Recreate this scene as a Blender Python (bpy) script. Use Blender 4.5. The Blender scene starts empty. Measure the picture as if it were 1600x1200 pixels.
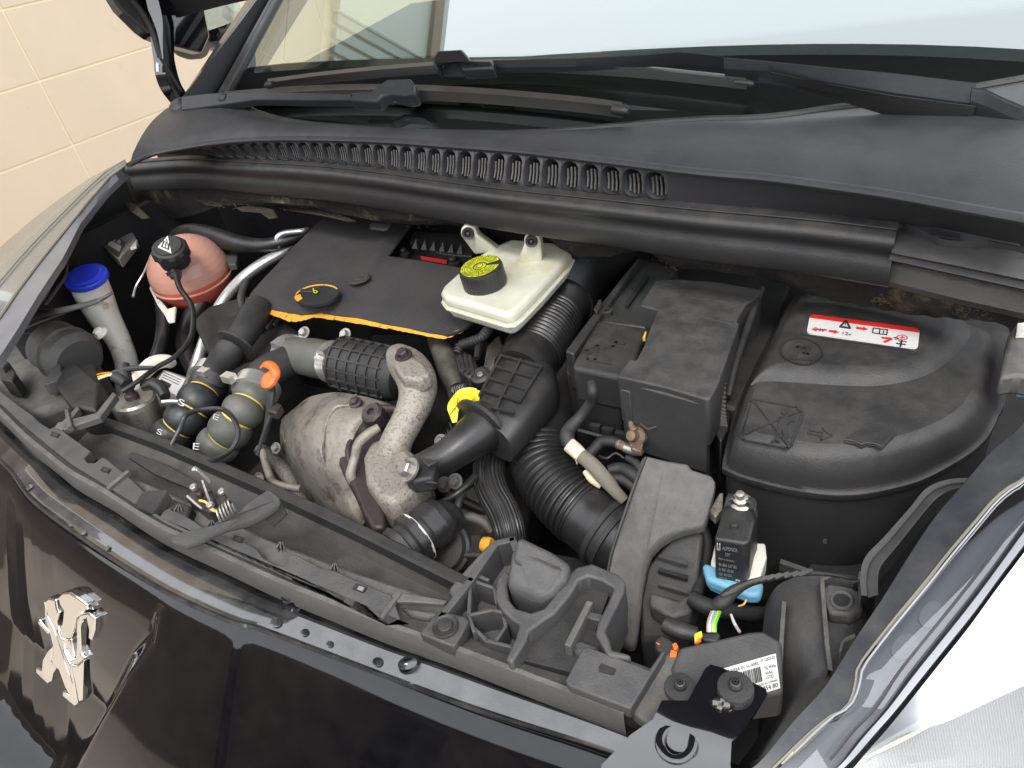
import bpy, bmesh, math, random
from mathutils import Vector, Matrix
from mathutils.geometry import tessellate_polygon
random.seed(7)
R = math.radians
SC = bpy.context.scene
COL = SC.collection

# ------------------------------------------------------------------ camera
# the place is measured in metres: x to the car's left, y to the rear, z up
FOC = 1109.0 / 1600.0
AX = Vector((.8493, .1700, -.5005)); AY = Vector((.4995, -.5663, .6556)); AZ = Vector((-.1719, -.8064, -.5657))
EYE = Vector((.64, -.57, 1.32))
cam = bpy.data.objects.new('camera', bpy.data.cameras.new('camera'))
COL.objects.link(cam); SC.camera = cam
cam.data.sensor_width = 36; cam.data.lens = 36 * FOC
cam.data.clip_start = .02; cam.data.clip_end = 500
rx = Vector((AX.x, AY.x, AZ.x)).normalized()
fw = Vector((AX.z, AY.z, AZ.z)).normalized()
up = rx.cross(fw).normalized(); rx = fw.cross(up)
m = Matrix((rx, up, -fw)).transposed().to_4x4()
m.translation = EYE
cam.matrix_world = m

# ------------------------------------------------------------------ sky, sun, exposure
w = bpy.data.worlds.new('World'); SC.world = w; w.use_nodes = True
nt = w.node_tree; nt.nodes.clear()
out = nt.nodes.new('ShaderNodeOutputWorld'); bg = nt.nodes.new('ShaderNodeBackground')
sky = nt.nodes.new('ShaderNodeTexSky'); sky.sky_type = 'NISHITA'; sky.sun_disc = False
SUN_EL, SUN_ROT = R(58), R(150)
sky.sun_elevation = SUN_EL; sky.sun_rotation = SUN_ROT
sky.air_density = 1.0; sky.dust_density = 5.0; sky.ozone_density = 1.0
mx = nt.nodes.new('ShaderNodeMix'); mx.data_type = 'RGBA'
mx.inputs[0].default_value = .86
mx.inputs[7].default_value = (13.0, 13.3, 13.9, 1)      # overcast veil in front of the blue
nt.links.new(sky.outputs[0], mx.inputs[6]); nt.links.new(mx.outputs[2], bg.inputs[0])
bg.inputs[1].default_value = .12
nt.links.new(bg.outputs[0], out.inputs[0])
sl = bpy.data.lights.new('sun', 'SUN'); sl.energy = 1.0; sl.angle = R(14); sl.color = (1, .96, .9)
so = bpy.data.objects.new('sun', sl); COL.objects.link(so)
sd = Vector((-math.sin(SUN_ROT) * math.cos(SUN_EL) * -1, math.cos(SUN_ROT) * math.cos(SUN_EL), math.sin(SUN_EL)))
so.rotation_euler = sd.to_track_quat('Z', 'Y').to_euler()
SC.view_settings.view_transform = 'Standard'; SC.view_settings.look = 'None'
SC.view_settings.gamma = 1; SC.view_settings.exposure = 0.80

# ------------------------------------------------------------------ measuring helpers
def ray(px, py):
    c = Vector((px - 800, py - 600, 1109.0))
    return Vector((AX.dot(c), AY.dot(c), AZ.dot(c))) / 1109.0      # unit depth
def at(px, py, z):
    d = ray(px, py); return EYE + d * ((z - EYE.z) / d.z)
def atx(px, py, x):
    d = ray(px, py); return EYE + d * ((x - EYE.x) / d.x)
def aty(px, py, y):
    d = ray(px, py); return EYE + d * ((y - EYE.y) / d.y)
def atp(px, py, pl, off=0):
    d = ray(px, py); p, n = pl
    return EYE + d * ((p + n * off - EYE).dot(n) / d.dot(n))
def depth(p):
    return (p - EYE).dot(fw)
def rpx(p, px): return px * depth(p) / 1109.0
def A(pts, z=None):
    return [at(p[0], p[1], z if z is not None else p[2]) for p in pts]
def plane3(a, b, c):
    n = (b - a).cross(c - a).normalized()
    if n.dot(EYE - a) < 0: n = -n
    return (a, n)
def lerp(a, b, t): return a + (b - a) * t
def poly_at(pts, t):          # point at fraction t of a polyline by x
    pass
def cr(pts, n):               # catmull-rom through tuples
    P = [pts[0]] + list(pts) + [pts[-1]]; out = []
    for i in range(1, len(P) - 2):
        a, b, c, d = P[i-1], P[i], P[i+1], P[i+2]
        for k in range(n):
            t = k / n
            out.append(tuple(.5 * ((2*b[j]) + (-a[j]+c[j])*t + (2*a[j]-5*b[j]+4*c[j]-d[j])*t*t + (-a[j]+3*b[j]-3*c[j]+d[j])*t**3) for j in range(len(b))))
    out.append(tuple(pts[-1])); return out

# ------------------------------------------------------------------ materials
def mat(name, base, rough=.5, metal=0, dust=0, dustcol=(.30, .27, .22), nscale=40, bump=.0, bscale=200, coat=0,
        spots=None, spotscale=60, trans=0, ior=1.5, alpha=1, spec=.5, var=.25, sss=0, emit=None, sp=(.56, .66), cior=1.5):
    M = bpy.data.materials.new(name); M.use_nodes = True
    t = M.node_tree; b = t.nodes['Principled BSDF']
    N = lambda k: t.nodes.new(k)
    L = t.links.new
    tc = N('ShaderNodeTexCoord')
    col = None
    b.inputs['Base Color'].default_value = (*base, 1)
    b.inputs['Roughness'].default_value = rough; b.inputs['Metallic'].default_value = metal
    b.inputs['IOR'].default_value = ior; b.inputs['Specular IOR Level'].default_value = spec
    b.inputs['Coat Weight'].default_value = coat; b.inputs['Coat Roughness'].default_value = .03; b.inputs['Coat IOR'].default_value = cior
    b.inputs['Transmission Weight'].default_value = trans; b.inputs['Alpha'].default_value = alpha
    if sss:
        b.inputs['Subsurface Weight'].default_value = sss; b.inputs['Subsurface Radius'].default_value = (.01, .009, .007); b.inputs['Subsurface Scale'].default_value = 1
    def noise(sc, det=6, rg=.6):
        n = N('ShaderNodeTexNoise'); n.inputs['Scale'].default_value = sc; n.inputs['Detail'].default_value = det; n.inputs['Roughness'].default_value = rg
        L(geo.outputs['Position'], n.inputs['Vector']); return n.outputs['Fac']
    geo = N('ShaderNodeNewGeometry')
    def ramp(f, a, bb):
        r = N('ShaderNodeMapRange'); r.inputs[1].default_value = a; r.inputs[2].default_value = bb; r.clamp = True; L(f, r.inputs[0]); return r.outputs[0]
    def mixc(f, c1, c2):
        x = N('ShaderNodeMix'); x.data_type = 'RGBA'
        if isinstance(f, (int, float)): x.inputs[0].default_value = f
        else: L(f, x.inputs[0])
        for i, c in ((6, c1), (7, c2)):
            if isinstance(c, tuple): x.inputs[i].default_value = (*c, 1)
            else: L(c, x.inputs[i])
        return x.outputs[2]
    col = base
    if var:
        col = mixc(noise(nscale * .35), tuple(c * (1 - var) for c in base), tuple(min(1, c * (1 + var)) for c in base))
    if spots:
        col = mixc(ramp(noise(spotscale, 8, .7), *sp), col, spots)
    if dust:
        d = ramp(noise(nscale, 8, .65), .38, .75)
        sx = N('ShaderNodeSeparateXYZ'); L(geo.outputs['Normal'], sx.inputs[0])
        upf = ramp(sx.outputs['Z'], -.1, .9)
        mm = N('ShaderNodeMath'); mm.operation = 'MULTIPLY'; L(d, mm.inputs[0]); L(upf, mm.inputs[1])
        m2 = N('ShaderNodeMath'); m2.operation = 'MULTIPLY'; L(mm.outputs[0], m2.inputs[0]); m2.inputs[1].default_value = dust
        # fine specks of grit
        sp = ramp(noise(900, 2, .5), .70, .76)
        m3 = N('ShaderNodeMath'); m3.operation = 'MULTIPLY_ADD'; L(sp, m3.inputs[0]); m3.inputs[1].default_value = min(.55, dust * 2.2); L(m2.outputs[0], m3.inputs[2]); m3.use_clamp = True
        col = mixc(m3.outputs[0], col, dustcol)
        rr = N('ShaderNodeMath'); rr.operation = 'MULTIPLY_ADD'; L(m3.outputs[0], rr.inputs[0]); rr.inputs[1].default_value = .35; rr.inputs[2].default_value = rough; rr.use_clamp = True
        L(rr.outputs[0], b.inputs['Roughness'])
    if not isinstance(col, tuple): L(col, b.inputs['Base Color'])
    if bump:
        bp = N('ShaderNodeBump'); bp.inputs['Strength'].default_value = 1; bp.inputs['Distance'].default_value = bump
        L(noise(bscale, 4, .6), bp.inputs['Height']); L(bp.outputs[0], b.inputs['Normal'])
    if emit:
        b.inputs['Emission Color'].default_value = (*emit, 1); b.inputs['Emission Strength'].default_value = 1
    return M

K = {}
K['black'] = mat('black_plastic', (.024, .024, .025), .42, dust=.10, bump=.0004, bscale=700)
K['blackmat'] = mat('matt_black_plastic', (.020, .020, .021), .6, dust=.10, bump=.0004, bscale=500)
K['blacksat'] = mat('satin_black_hose', (.016, .016, .017), .33, dust=.08, bump=.0002, bscale=400)
K['void'] = mat('dark_undersealed_metal', (.012, .012, .014), .7, dust=.06, bump=.001, bscale=120)
K['grey'] = mat('dusty_grey_plastic', (.060, .060, .061), .52, dust=.28, dustcol=(.20, .18, .155), bump=.0005, bscale=600)
K['greyl'] = mat('pale_dusty_plastic', (.082, .081, .079), .55, dust=.4, dustcol=(.26, .235, .19), nscale=55, bump=.0005, bscale=600)
K['cowl'] = mat('grained_cowl_plastic', (.030, .031, .034), .5, dust=.16, dustcol=(.2, .2, .2), nscale=14, bump=.0004, bscale=900)
K['seal'] = mat('rubber_seal', (.024, .024, .025), .38, dust=.12, bump=.0003, bscale=500)
K['lid'] = mat('fuse_box_plastic', (.030, .030, .031), .44, dust=.20, dustcol=(.22, .2, .17), bump=.0006, bscale=800)
K['batt'] = mat('battery_cover_plastic', (.040, .040, .041), .5, dust=.26, dustcol=(.24, .22, .19), bump=.0005, bscale=700)
K['foam'] = mat('moulded_foam_cover', (.032, .031, .031), .85, dust=.35, dustcol=(.085, .075, .07), nscale=18, bump=.0012, bscale=420)
K['orange'] = mat('orange_foam_edge', (.72, .33, .03), .75, spots=(.12, .06, .02), spotscale=70, bump=.001, bscale=200)
K['cast'] = mat('cast_aluminium', (.33, .305, .265), .6, metal=.35, spots=(.13, .105, .08), spotscale=300, sp=(.50, .66), bump=.0012, bscale=350, dust=.2)
K['shield'] = mat('stained_heat_shield', (.27, .25, .222), .55, metal=.4, var=.35, spots=(.075, .055, .038), spotscale=34, sp=(.49, .66), bump=.0026, bscale=45, dust=.75, dustcol=(.30, .25, .19), nscale=70)
K['steel'] = mat('zinc_steel', (.40, .38, .35), .45, metal=.85, spots=(.22, .17, .12), spotscale=120, bump=.0004, bscale=200)
K['darksteel'] = mat('heat_tinted_steel', (.075, .056, .058), .5, metal=.5, spots=(.05, .035, .03), spotscale=90, bump=.0008, bscale=200)
K['alu'] = mat('bright_alloy_pipe', (.72, .71, .69), .32, metal=.8, bump=.0002)
K['chrome'] = mat('chrome', (.95, .94, .91), .12, metal=1, var=0)
K['white'] = mat('milky_plastic', (.60, .61, .51), .35, sss=.25, spots=(.44, .40, .26), spotscale=14, sp=(.48, .80), bump=.0003, bscale=120, dust=.35, dustcol=(.42, .36, .22), nscale=38)
K['cream'] = mat('aged_cream_plastic', (.92, .88, .74), .38, sss=.4, spots=(.42, .36, .24), spotscale=20, dust=.2, dustcol=(.4, .33, .22))
K['blue'] = mat('blue_cap', (.035, .07, .80), .4)
K['ltblue'] = mat('light_blue_plastic', (.16, .42, .60), .42, dust=.3)
K['pink'] = mat('upper_tank_wall', (.60, .32, .25), .24, sss=.45, dust=.2, dustcol=(.4, .3, .22))
K['red'] = mat('red_coolant_in_tank', (.66, .13, .09), .26, sss=.2, coat=.1, var=.15)
K['stickred'] = mat('red_print', (.65, .03, .025), .4, var=0)
K['stickwhite'] = mat('white_sticker', (.66, .66, .65), .42, var=.05, dust=.12)
K['ink'] = mat('black_print', (.012, .012, .012), .5, var=0)
K['greyink'] = mat('pale_print', (.30, .30, .30), .6, var=.2)
K['yellow'] = mat('yellow_plastic', (.80, .66, .02), .42, var=.1)
K['capyellow'] = mat('cap_yellow_print', (.62, .66, .03), .5, var=.1)
K['oran'] = mat('orange_plastic', (.85, .16, .03), .4, var=.1)
K['stripe'] = mat('yellow_hose_ring', (.68, .50, .10), .5)
K['hosegrey'] = mat('grey_silicone_hose', (.095, .099, .085), .45, dust=.2, bump=.0003)
K['hosedark'] = mat('dark_silicone_hose', (.03, .032, .034), .4, dust=.12, bump=.0003)
K['nosepaint'] = mat('black_nose_paint', (.003, .003, .004), .06, dust=.02, var=0, ior=1.5)
K['paint'] = mat('black_car_paint', (.0035, .0035, .005), .12, coat=1, dust=.05, dustcol=(.16, .16, .16), nscale=12, var=0, ior=1.6, cior=1.7)
K['paintdusty'] = mat('black_paint_with_road_film', (.006, .006, .008), .2, coat=1, dust=.30, dustcol=(.20, .195, .185), nscale=30, var=0, ior=1.6, cior=1.65)
K['felt'] = mat('torn_felt_insulation', (.022, .020, .018), .95, dust=.25, dustcol=(.10, .085, .055), nscale=22, spots=(.14, .115, .07), spotscale=16, bump=.006, bscale=90)
K['feltpale'] = mat('frayed_felt', (.13, .10, .06), .95, spots=(.04, .035, .025), spotscale=60, bump=.006, bscale=150)
K['braid'] = mat('woven_cable_sleeve', (.22, .20, .16), .7, bump=.002, bscale=900)
K['tape'] = mat('pale_tape', (.72, .62, .45), .7, bump=.002, bscale=200)
K['copper'] = mat('corroded_terminal', (.17, .12, .085), .6, metal=.4, spots=(.35, .33, .28), spotscale=150, bump=.001)
K['tile'] = mat('beige_wall_tile', (.47, .39, .285), .5, var=.07, nscale=9, spots=(.41, .34, .25), spotscale=7, sp=(.62, .80), bump=.0005, bscale=25)
K['grout'] = mat('pale_grout', (.62, .53, .38), .8, var=.05)
K['plaster'] = mat('painted_plaster', (.42, .47, .43), .8, var=.05, nscale=3)
K['metalsheet'] = mat('corrugated_sheet', (.26, .32, .29), .5, var=.1, nscale=3)
K['concrete'] = mat('paving', (.38, .33, .27), .8, var=.25, nscale=6, bump=.002, bscale=60)
K['wiper'] = mat('satin_wiper_black', (.020, .022, .026), .42, dust=.08, bump=.0002)
K['silver'] = mat('silvery_lamp_frame', (.15, .15, .16), .35, dust=.3, dustcol=(.3, .3, .29), nscale=20)
K['pillar'] = mat('satin_pillar_paint', (.035, .035, .038), .28, coat=.6, dust=.15)
K['boxgrey'] = mat('dull_box_metal', (.30, .29, .27), .5, spots=(.30, .15, .07), spotscale=60)
K['trough0'] = mat('sooty_pipe', (.055, .052, .046), .55, dust=.4)
K['flap'] = mat('brown_torn_felt', (.045, .036, .026), .95, spots=(.022, .018, .015), spotscale=45, bump=.004, bscale=160)
K['blade'] = mat('greyed_wiper_rubber', (.055, .051, .048), .45, dust=.1)
K['winebrown'] = mat('wood_door', (.16, .10, .07), .6, var=.2)

def lens_mat(name, tint, refl, rough=.02, glossy=(1, 1, 1)):
    M = bpy.data.materials.new(name); M.use_nodes = True; t = M.node_tree; t.nodes.clear()
    o = t.nodes.new('ShaderNodeOutputMaterial'); g = t.nodes.new('ShaderNodeBsdfGlossy'); tr = t.nodes.new('ShaderNodeBsdfTransparent')
    mxs = t.nodes.new('ShaderNodeMixShader'); fr = t.nodes.new('ShaderNodeFresnel'); fr.inputs[0].default_value = 1.5
    ma = t.nodes.new('ShaderNodeMath'); ma.operation = 'MULTIPLY_ADD'; ma.inputs[1].default_value = 1.0; ma.inputs[2].default_value = refl; ma.use_clamp = True
    g.inputs['Roughness'].default_value = rough; g.inputs['Color'].default_value = (*glossy, 1); tr.inputs[0].default_value = (*tint, 1)
    t.links.new(fr.outputs[0], ma.inputs[0]); t.links.new(ma.outputs[0], mxs.inputs[0])
    t.links.new(tr.outputs[0], mxs.inputs[1]); t.links.new(g.outputs[0], mxs.inputs[2]); t.links.new(mxs.outputs[0], o.inputs[0]); return M
K['glass'] = lens_mat('windscreen_glass', (.70, .80, .76), .24, .01, (.92, 1.0, .98))
K['lens'] = lens_mat('clear_lamp_lens', (.93, .95, .97), .07, .03)
K['milk'] = mat('edge_of_clear_lens', (.22, .205, .165), .3, var=.2)

# ------------------------------------------------------------------ mesh builder
def tidy(v):
    return v if isinstance(v, Vector) else Vector(v)
class MB:
    def __init__(s): s.v = []; s.f = []; s.m = []; s.mats = []
    def mi(s, k):
        if k not in s.mats: s.mats.append(k)
        return s.mats.index(k)
    def add(s, V, Fs, k):
        o = len(s.v); s.v += [tidy(p) for p in V]; i = s.mi(k)
        for f in Fs: s.f.append([o + q for q in f]); s.m.append(i)
        return s
    def face(s, V, k):
        return s.add(V, [list(range(len(V)))], k)
    def prism(s, top, vec, k, taper=0):
        top = [tidy(p) for p in top]; n = len(top)
        vec = Vector((0, 0, -vec)) if isinstance(vec, (int, float)) else tidy(vec)
        c = sum(top, Vector()) / n
        # keep a consistent winding: normal opposite to vec
        nn = Vector()
        for i in range(n): nn += (top[i] - c).cross(top[(i + 1) % n] - c)
        if nn.dot(vec) > 0: top = top[::-1]
        bot = [p + vec + (p - c) * taper for p in top]
        F_ = [list(range(n)), list(range(2 * n - 1, n - 1, -1))]
        for i in range(n):
            j = (i + 1) % n; F_.append([i, i + n, j + n, j])
        return s.add(top + bot, F_, k)
    def box(s, c, X, Y, Z, k):
        c = tidy(c); X, Y, Z = tidy(X), tidy(Y), tidy(Z)
        return s.prism([c - X - Y + Z, c + X - Y + Z, c + X + Y + Z, c - X + Y + Z], Z * -2, k)
    def grid(s, rows, k, close=False):
        o = []; n = len(rows[0]); V = [p for r in rows for p in r]
        for i in range(len(rows) - 1):
            for j in range(n if close else n - 1):
                a = i * n + j; b = i * n + (j + 1) % n
                o.append([a, b, b + n, a + n])
        return s.add(V, o, k)
    def tube(s, P, k, seg=12, sub=6, rib=None, caps=True, flat=1, smooth=True, prof=None):
        """P: list of (Vector, radius)"""
        T = [(p.x, p.y, p.z, r) for p, r in P]
        T = cr(T, sub) if smooth and len(T) > 1 else T
        if rib:       # resample finely
            per, amp, a0, a1 = rib
            L = [0]
            for i in range(1, len(T)): L.append(L[-1] + (Vector(T[i][:3]) - Vector(T[i-1][:3])).length)
            tot = L[-1]; n = int(tot / per * 6); T2 = []
            i = 0
            for q in range(n + 1):
                d = tot * q / n
                while i < len(L) - 2 and L[i + 1] < d: i += 1
                t = (d - L[i]) / max(1e-9, L[i + 1] - L[i])
                a = [T[i][j] + (T[i + 1][j] - T[i][j]) * t for j in range(4)]
                fr = d / tot
                if a0 <= fr <= a1: a[3] += amp * (1 if (d / per) % 1 < .5 else -1) * (.5 + .5 * min(1, 4 * abs(((d / per) % .5) - (0 if (d/per)%.5 < .25 else .5))))
                T2.append(tuple(a))
            T = T2
        rows = []; prev = None
        for i, t in enumerate(T):
            p = Vector(t[:3]); a = Vector(T[max(0, i - 1)][:3]); b = Vector(T[min(len(T) - 1, i + 1)][:3])
            d = (b - a).normalized() if (b - a).length > 1e-9 else Vector((0, 0, 1))
            if prev is None:
                u = d.cross(Vector((0, 0, 1)));
                if u.length < .1: u = d.cross(Vector((0, 1, 0)))
                u.normalize()
            else:
                u = (prev - d * prev.dot(d)).normalized()
            prev = u; vv = d.cross(u)
            rows.append([p + (u * math.cos(2 * math.pi * q / seg) + vv * math.sin(2 * math.pi * q / seg) * flat) * t[3] for q in range(seg)])
        s.grid(rows[::-1], k, True)
        if caps:
            s.face(rows[0], k); s.face(rows[-1][::-1], k)
        return s
    def lathe(s, o, axis, prof, k, seg=28, ks=None, flat=None, lobes=None):
        o = tidy(o); a = tidy(axis).normalized(); u = a.cross(Vector((0, 0, 1)))
        if u.length < .1: u = a.cross(Vector((0, 1, 0)))
        u.normalize(); vv = a.cross(u); rows = []
        for (r, h) in prof:
            row = []
            for q in range(seg):
                th = 2 * math.pi * q / seg
                rr = r * (1 + (lobes[1] * (1 if math.cos(th * lobes[0]) > 0 else -1) if lobes and r > lobes[2] else 0))
                row.append(o + a * h + (u * math.cos(th) + vv * math.sin(th)) * rr)
            rows.append(row)
        for i in range(len(rows) - 1):
            s.grid(rows[i:i + 2], (ks[i] if ks else k), True)
        s.face(rows[0][::-1], ks[0] if ks else k); s.face(rows[-1], ks[-1] if ks else k); return s
    def ball(s, c, r, k, sx=1, sy=1, sz=1, seg=24, ring=14, kfun=None):
        rows = []
        for i in range(ring + 1):
            th = math.pi * (.02 + .96 * i / ring)
            rows.append([tidy(c) + Vector((math.sin(th) * math.cos(2 * math.pi * q / seg) * sx, math.sin(th) * math.sin(2 * math.pi * q / seg) * sy, math.cos(th) * sz)) * r for q in range(seg)])
        rows = rows[::-1]
        for i in range(ring): s.grid(rows[i:i + 2], kfun(i / ring) if kfun else k, True)
        s.face(rows[0][::-1], kfun(0) if kfun else k); s.face(rows[-1], kfun(1) if kfun else k); return s
    def ribbon(s, pts, wd, k, n, h=.0006):
        """flat stroke of width wd along pts, lying on a surface of normal n, raised by h"""
        pts = [tidy(p) for p in pts]
        for a, b in zip(pts, pts[1:]):
            d = (b - a)
            if d.length < 1e-7: continue
            d.normalize(); sd_ = d.cross(n) * wd / 2; e = d * wd * .3
            s.prism([a - sd_ - e + n * h, b - sd_ + e + n * h, b + sd_ + e + n * h, a + sd_ - e + n * h], n * -h * 1.5, k)
        return s
    def put(s, name, parent=None, bevel=0, seg=2, smooth=38, kind=None, label=None, sub=0):
        V = s.v
        lo = Vector((min(p.x for p in V), min(p.y for p in V), min(p.z for p in V))); hi = Vector((max(p.x for p in V), max(p.y for p in V), max(p.z for p in V)))
        c = (lo + hi) / 2
        me = bpy.data.meshes.new(name); me.from_pydata([p - c for p in V], [], s.f)
        for k in s.mats: me.materials.append(K[k])
        me.polygons.foreach_set('material_index', s.m); me.update()
        me.shade_smooth(); me.set_sharp_from_angle(angle=R(smooth))
        ob = bpy.data.objects.new(name, me); COL.objects.link(ob)
        ob.location = c
        if parent: ob.parent = parent; ob.location = c - WPOS[parent.name]
        WPOS[ob.name] = c
        if bevel:
            b = ob.modifiers.new('bevel', 'BEVEL'); b.width = bevel; b.segments = seg; b.limit_method = 'ANGLE'; b.angle_limit = R(35); b.harden_normals = False
        if kind: ob['kind'] = kind
        if label: ob['label'] = label
        return ob
WPOS = {}
def empty(name, loc, parent=None, label=None, cat=None, group=None):
    o = bpy.data.objects.new(name, None); COL.objects.link(o); loc = Vector(loc); o.empty_display_size = .05
    o.location = loc - (WPOS[parent.name] if parent else Vector())
    if parent: o.parent = parent
    WPOS[o.name] = loc
    if label: o['label'] = label
    if cat: o['category'] = cat
    if group: o['group'] = group
    return o
def T(pts, default_r=None):
    """pixel-measured centre line (px, py, height, half width px) -> (point, radius)"""
    o = []
    for p in pts:
        q = at(p[0], p[1], p[2]); o.append((q, rpx(q, p[3])))
    return o
def pipe(name, parent, k, pts, **kw):
    pk = {a: kw.pop(a) for a in ('bevel', 'label', 'smooth_ang', 'kind') if a in kw}
    return MB().tube(T(pts), k, **kw).put(name, parent, label=pk.get('label'), kind=pk.get('kind'))
def slab(name, parent, k, pts, z, h, bevel=.003, label=None, seg=2, taper=0):
    top = [at(p[0], p[1], p[2] if len(p) > 2 else z) for p in pts]
    return MB().prism(top, h, k, taper=taper).put(name, parent, bevel=bevel, seg=seg, label=label)
def quadmap(c):              # four 3-D corners tl,tr,br,bl -> function (u right, v down)
    a, b, c_, d = c
    return lambda u, v: a * (1-u)*(1-v) + b * u*(1-v) + c_ * u*v + d * (1-u)*v
_tc = {}
def textmesh(s):
    if s in _tc: return _tc[s]
    cu = bpy.data.curves.new('t', 'FONT'); cu.body = s; cu.resolution_u = 3
    ob = bpy.data.objects.new('t', cu); COL.objects.link(ob)
    dg = bpy.context.evaluated_depsgraph_get(); me = ob.evaluated_get(dg).to_mesh()
    V = [(v.co.x, v.co.y) for v in me.vertices]; F_ = [list(p.vertices) for p in me.polygons]
    ob.evaluated_get(dg).to_mesh_clear(); bpy.data.objects.remove(ob); bpy.data.curves.remove(cu)
    x0 = min(v[0] for v in V); x1 = max(v[0] for v in V); y0 = min(v[1] for v in V); y1 = max(v[1] for v in V)
    V = [((x - x0) / (x1 - x0 + 1e-9), (y1 - y) / (y1 - y0 + 1e-9)) for x, y in V]
    _tc[s] = (V, F_); return _tc[s]
def write(mb, s, qm, u0, v0, u1, v1, k, n, h=.0005):
    V, F_ = textmesh(s)
    mb.add([qm(u0 + (u1 - u0) * x, v0 + (v1 - v0) * y) + n * h for x, y in V], F_, k)
def bolt(mb, p, axis, r, k='steel', washer=True, hexa=True):
    axis = tidy(axis).normalized()
    if washer: mb.lathe(p, axis, [(r * 1.5, 0), (r * 1.5, r * .3)], k, 18)
    mb.lathe(p + axis * r * .3, axis, [(r, 0), (r, r * .8), (r * .8, r)], k, 6 if hexa else 16)
    return mb

# ================================================================== THE PLACE
# ground
MB().face([(-30, -30, 0), (30, -30, 0), (30, 30, 0), (-30, 30, 0)], 'concrete').put('ground', kind='structure')
# tiled wall beside the car, 3.7 m from the lens
WX = -3.06
wall = empty('tiled_wall', (WX, 1, 0), None, 'tall beige tiled wall standing beside the car, seen at the upper left', 'wall')
MB().box((WX - .10, 4.1, 2.3), (.09, 0, 0), (0, 3.75, 0), (0, 0, 2.3), 'grout').put('wall_backing', wall)
tz = [1.2686 - .0]                       # a joint level measured in the photograph
TH, TW = .2985, .92
j0 = atx(4, 15, WX).z; y0 = atx(62, 125, WX).y
TH = (atx(4, 15, WX).z - atx(112, 228, WX).z) / 2
k = 0; tcache = {}
for iz in range(-4, 8):
    for iy in range(-1, 7):
        za = j0 + iz * TH; zb = za + TH
        if zb < .02: continue
        za = max(za, .012)
        key = round(zb - za, 3)
        if key not in tcache:
            g = .005; mb = MB()
            mb.box((WX - .008, y0 + (iy + .5) * TW, (za + zb) / 2), (.0008 + .0005, 0, 0), (0, TW / 2 - g, 0), (0, 0, (zb - za) / 2 - g), 'tile')
            o = mb.put('tile', wall, bevel=.001); tcache[key] = o
        else:
            o = tcache[key].copy(); COL.objects.link(o); o.location = Vector((WX - .008 + random.uniform(-.0006, .0006), y0 + (iy + .5) * TW, (za + zb) / 2)) - WPOS[wall.name]
ztop = j0 + 8 * TH
ub = empty('upper_facade', (WX, 1, ztop), wall)
mb = MB()
for i in range(60):
    y = .4 + i * .09
    mb.box((WX + .02, y, ztop + .62), (.02, 0, 0), (0, .03, 0), (0, 0, .55), 'metalsheet')
mb.put('corrugated_panel', ub)
MB().box((WX + .05, 4.1, ztop + 1.0), (.06, 0, 0), (0, 3.7, 0), (0, 0, .05), 'winebrown').put('fascia_board', ub)
MB().box((WX + .03, 2.2, ztop + .6), (.04, 0, 0), (0, .5, 0), (0, 0, .55), 'plaster').put('plaster_panel', ub)

# brown facade added out of view for the nose paint and chrome to mirror
hs0 = empty('added_house', (0, -7.5, 0), None, 'added brown facade, out of view, for the glossy nose paint and chrome to mirror', 'added_house')
K['brownwall'] = mat('brown_render', (.15, .118, .095), .8, var=.15, nscale=2)
K['darkdoor'] = mat('dark_door', (.02, .018, .017), .4)
MB().box((0, -7.6, 1.4), (9, 0, 0), (0, .1, 0), (0, 0, 1.4), 'brownwall').put('wall', hs0)
MB().box((WX - .3, -3.6, 1.5), (.1, 0, 0), (0, 3.9, 0), (0, 0, 1.5), 'brownwall').put('added_side_wall', hs0)  # added unseen wall, keeps the nose reflection brown and dark
MB().prism([(-9.2, -8.2, 3.0), (9.2, -8.2, 3.0), (9.2, -7.1, 2.88), (-9.2, -7.1, 2.88)], .08, 'winebrown').put('roof', hs0)
for x in (-5.2, -2.6, -.4, 2.3, 5.0):
    MB().box((x, -7.49, 1.15), (.45, 0, 0), (0, .02, 0), (0, 0, 1.1), 'darkdoor').put('door', hs0)  # added doors, put in as dark upright bands for the reflection

# ================================================================== THE CAR
car = empty('car', (0, 1.2, 0), None, 'black car with its bonnet raised and engine bay open, chrome rampant lion on the nose', 'car')

# ---- closed hull of the bay
mb = MB()
mb.box((-.74, -.02, .68), (.012, 0, 0), (0, .36, 0), (0, 0, .26), 'void')
mb.put('inner_wing', car)
MB().box((.86, .05, .66), (.012, 0, 0), (0, .36, 0), (0, 0, .26), 'void').put('inner_wing', car)
MB().box((0, .34, .68), (.86, 0, 0), (0, .01, 0), (0, 0, .33), 'void').put('bulkhead', car)
MB().box((0, -.05, .40), (.86, 0, 0), (0, .42, 0), (0, 0, .01), 'void').put('undertray', car)
MB().box((0, -.33, .60), (.62, 0, 0), (0, .012, 0), (0, 0, .19), 'void').put('radiator', car)

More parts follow.
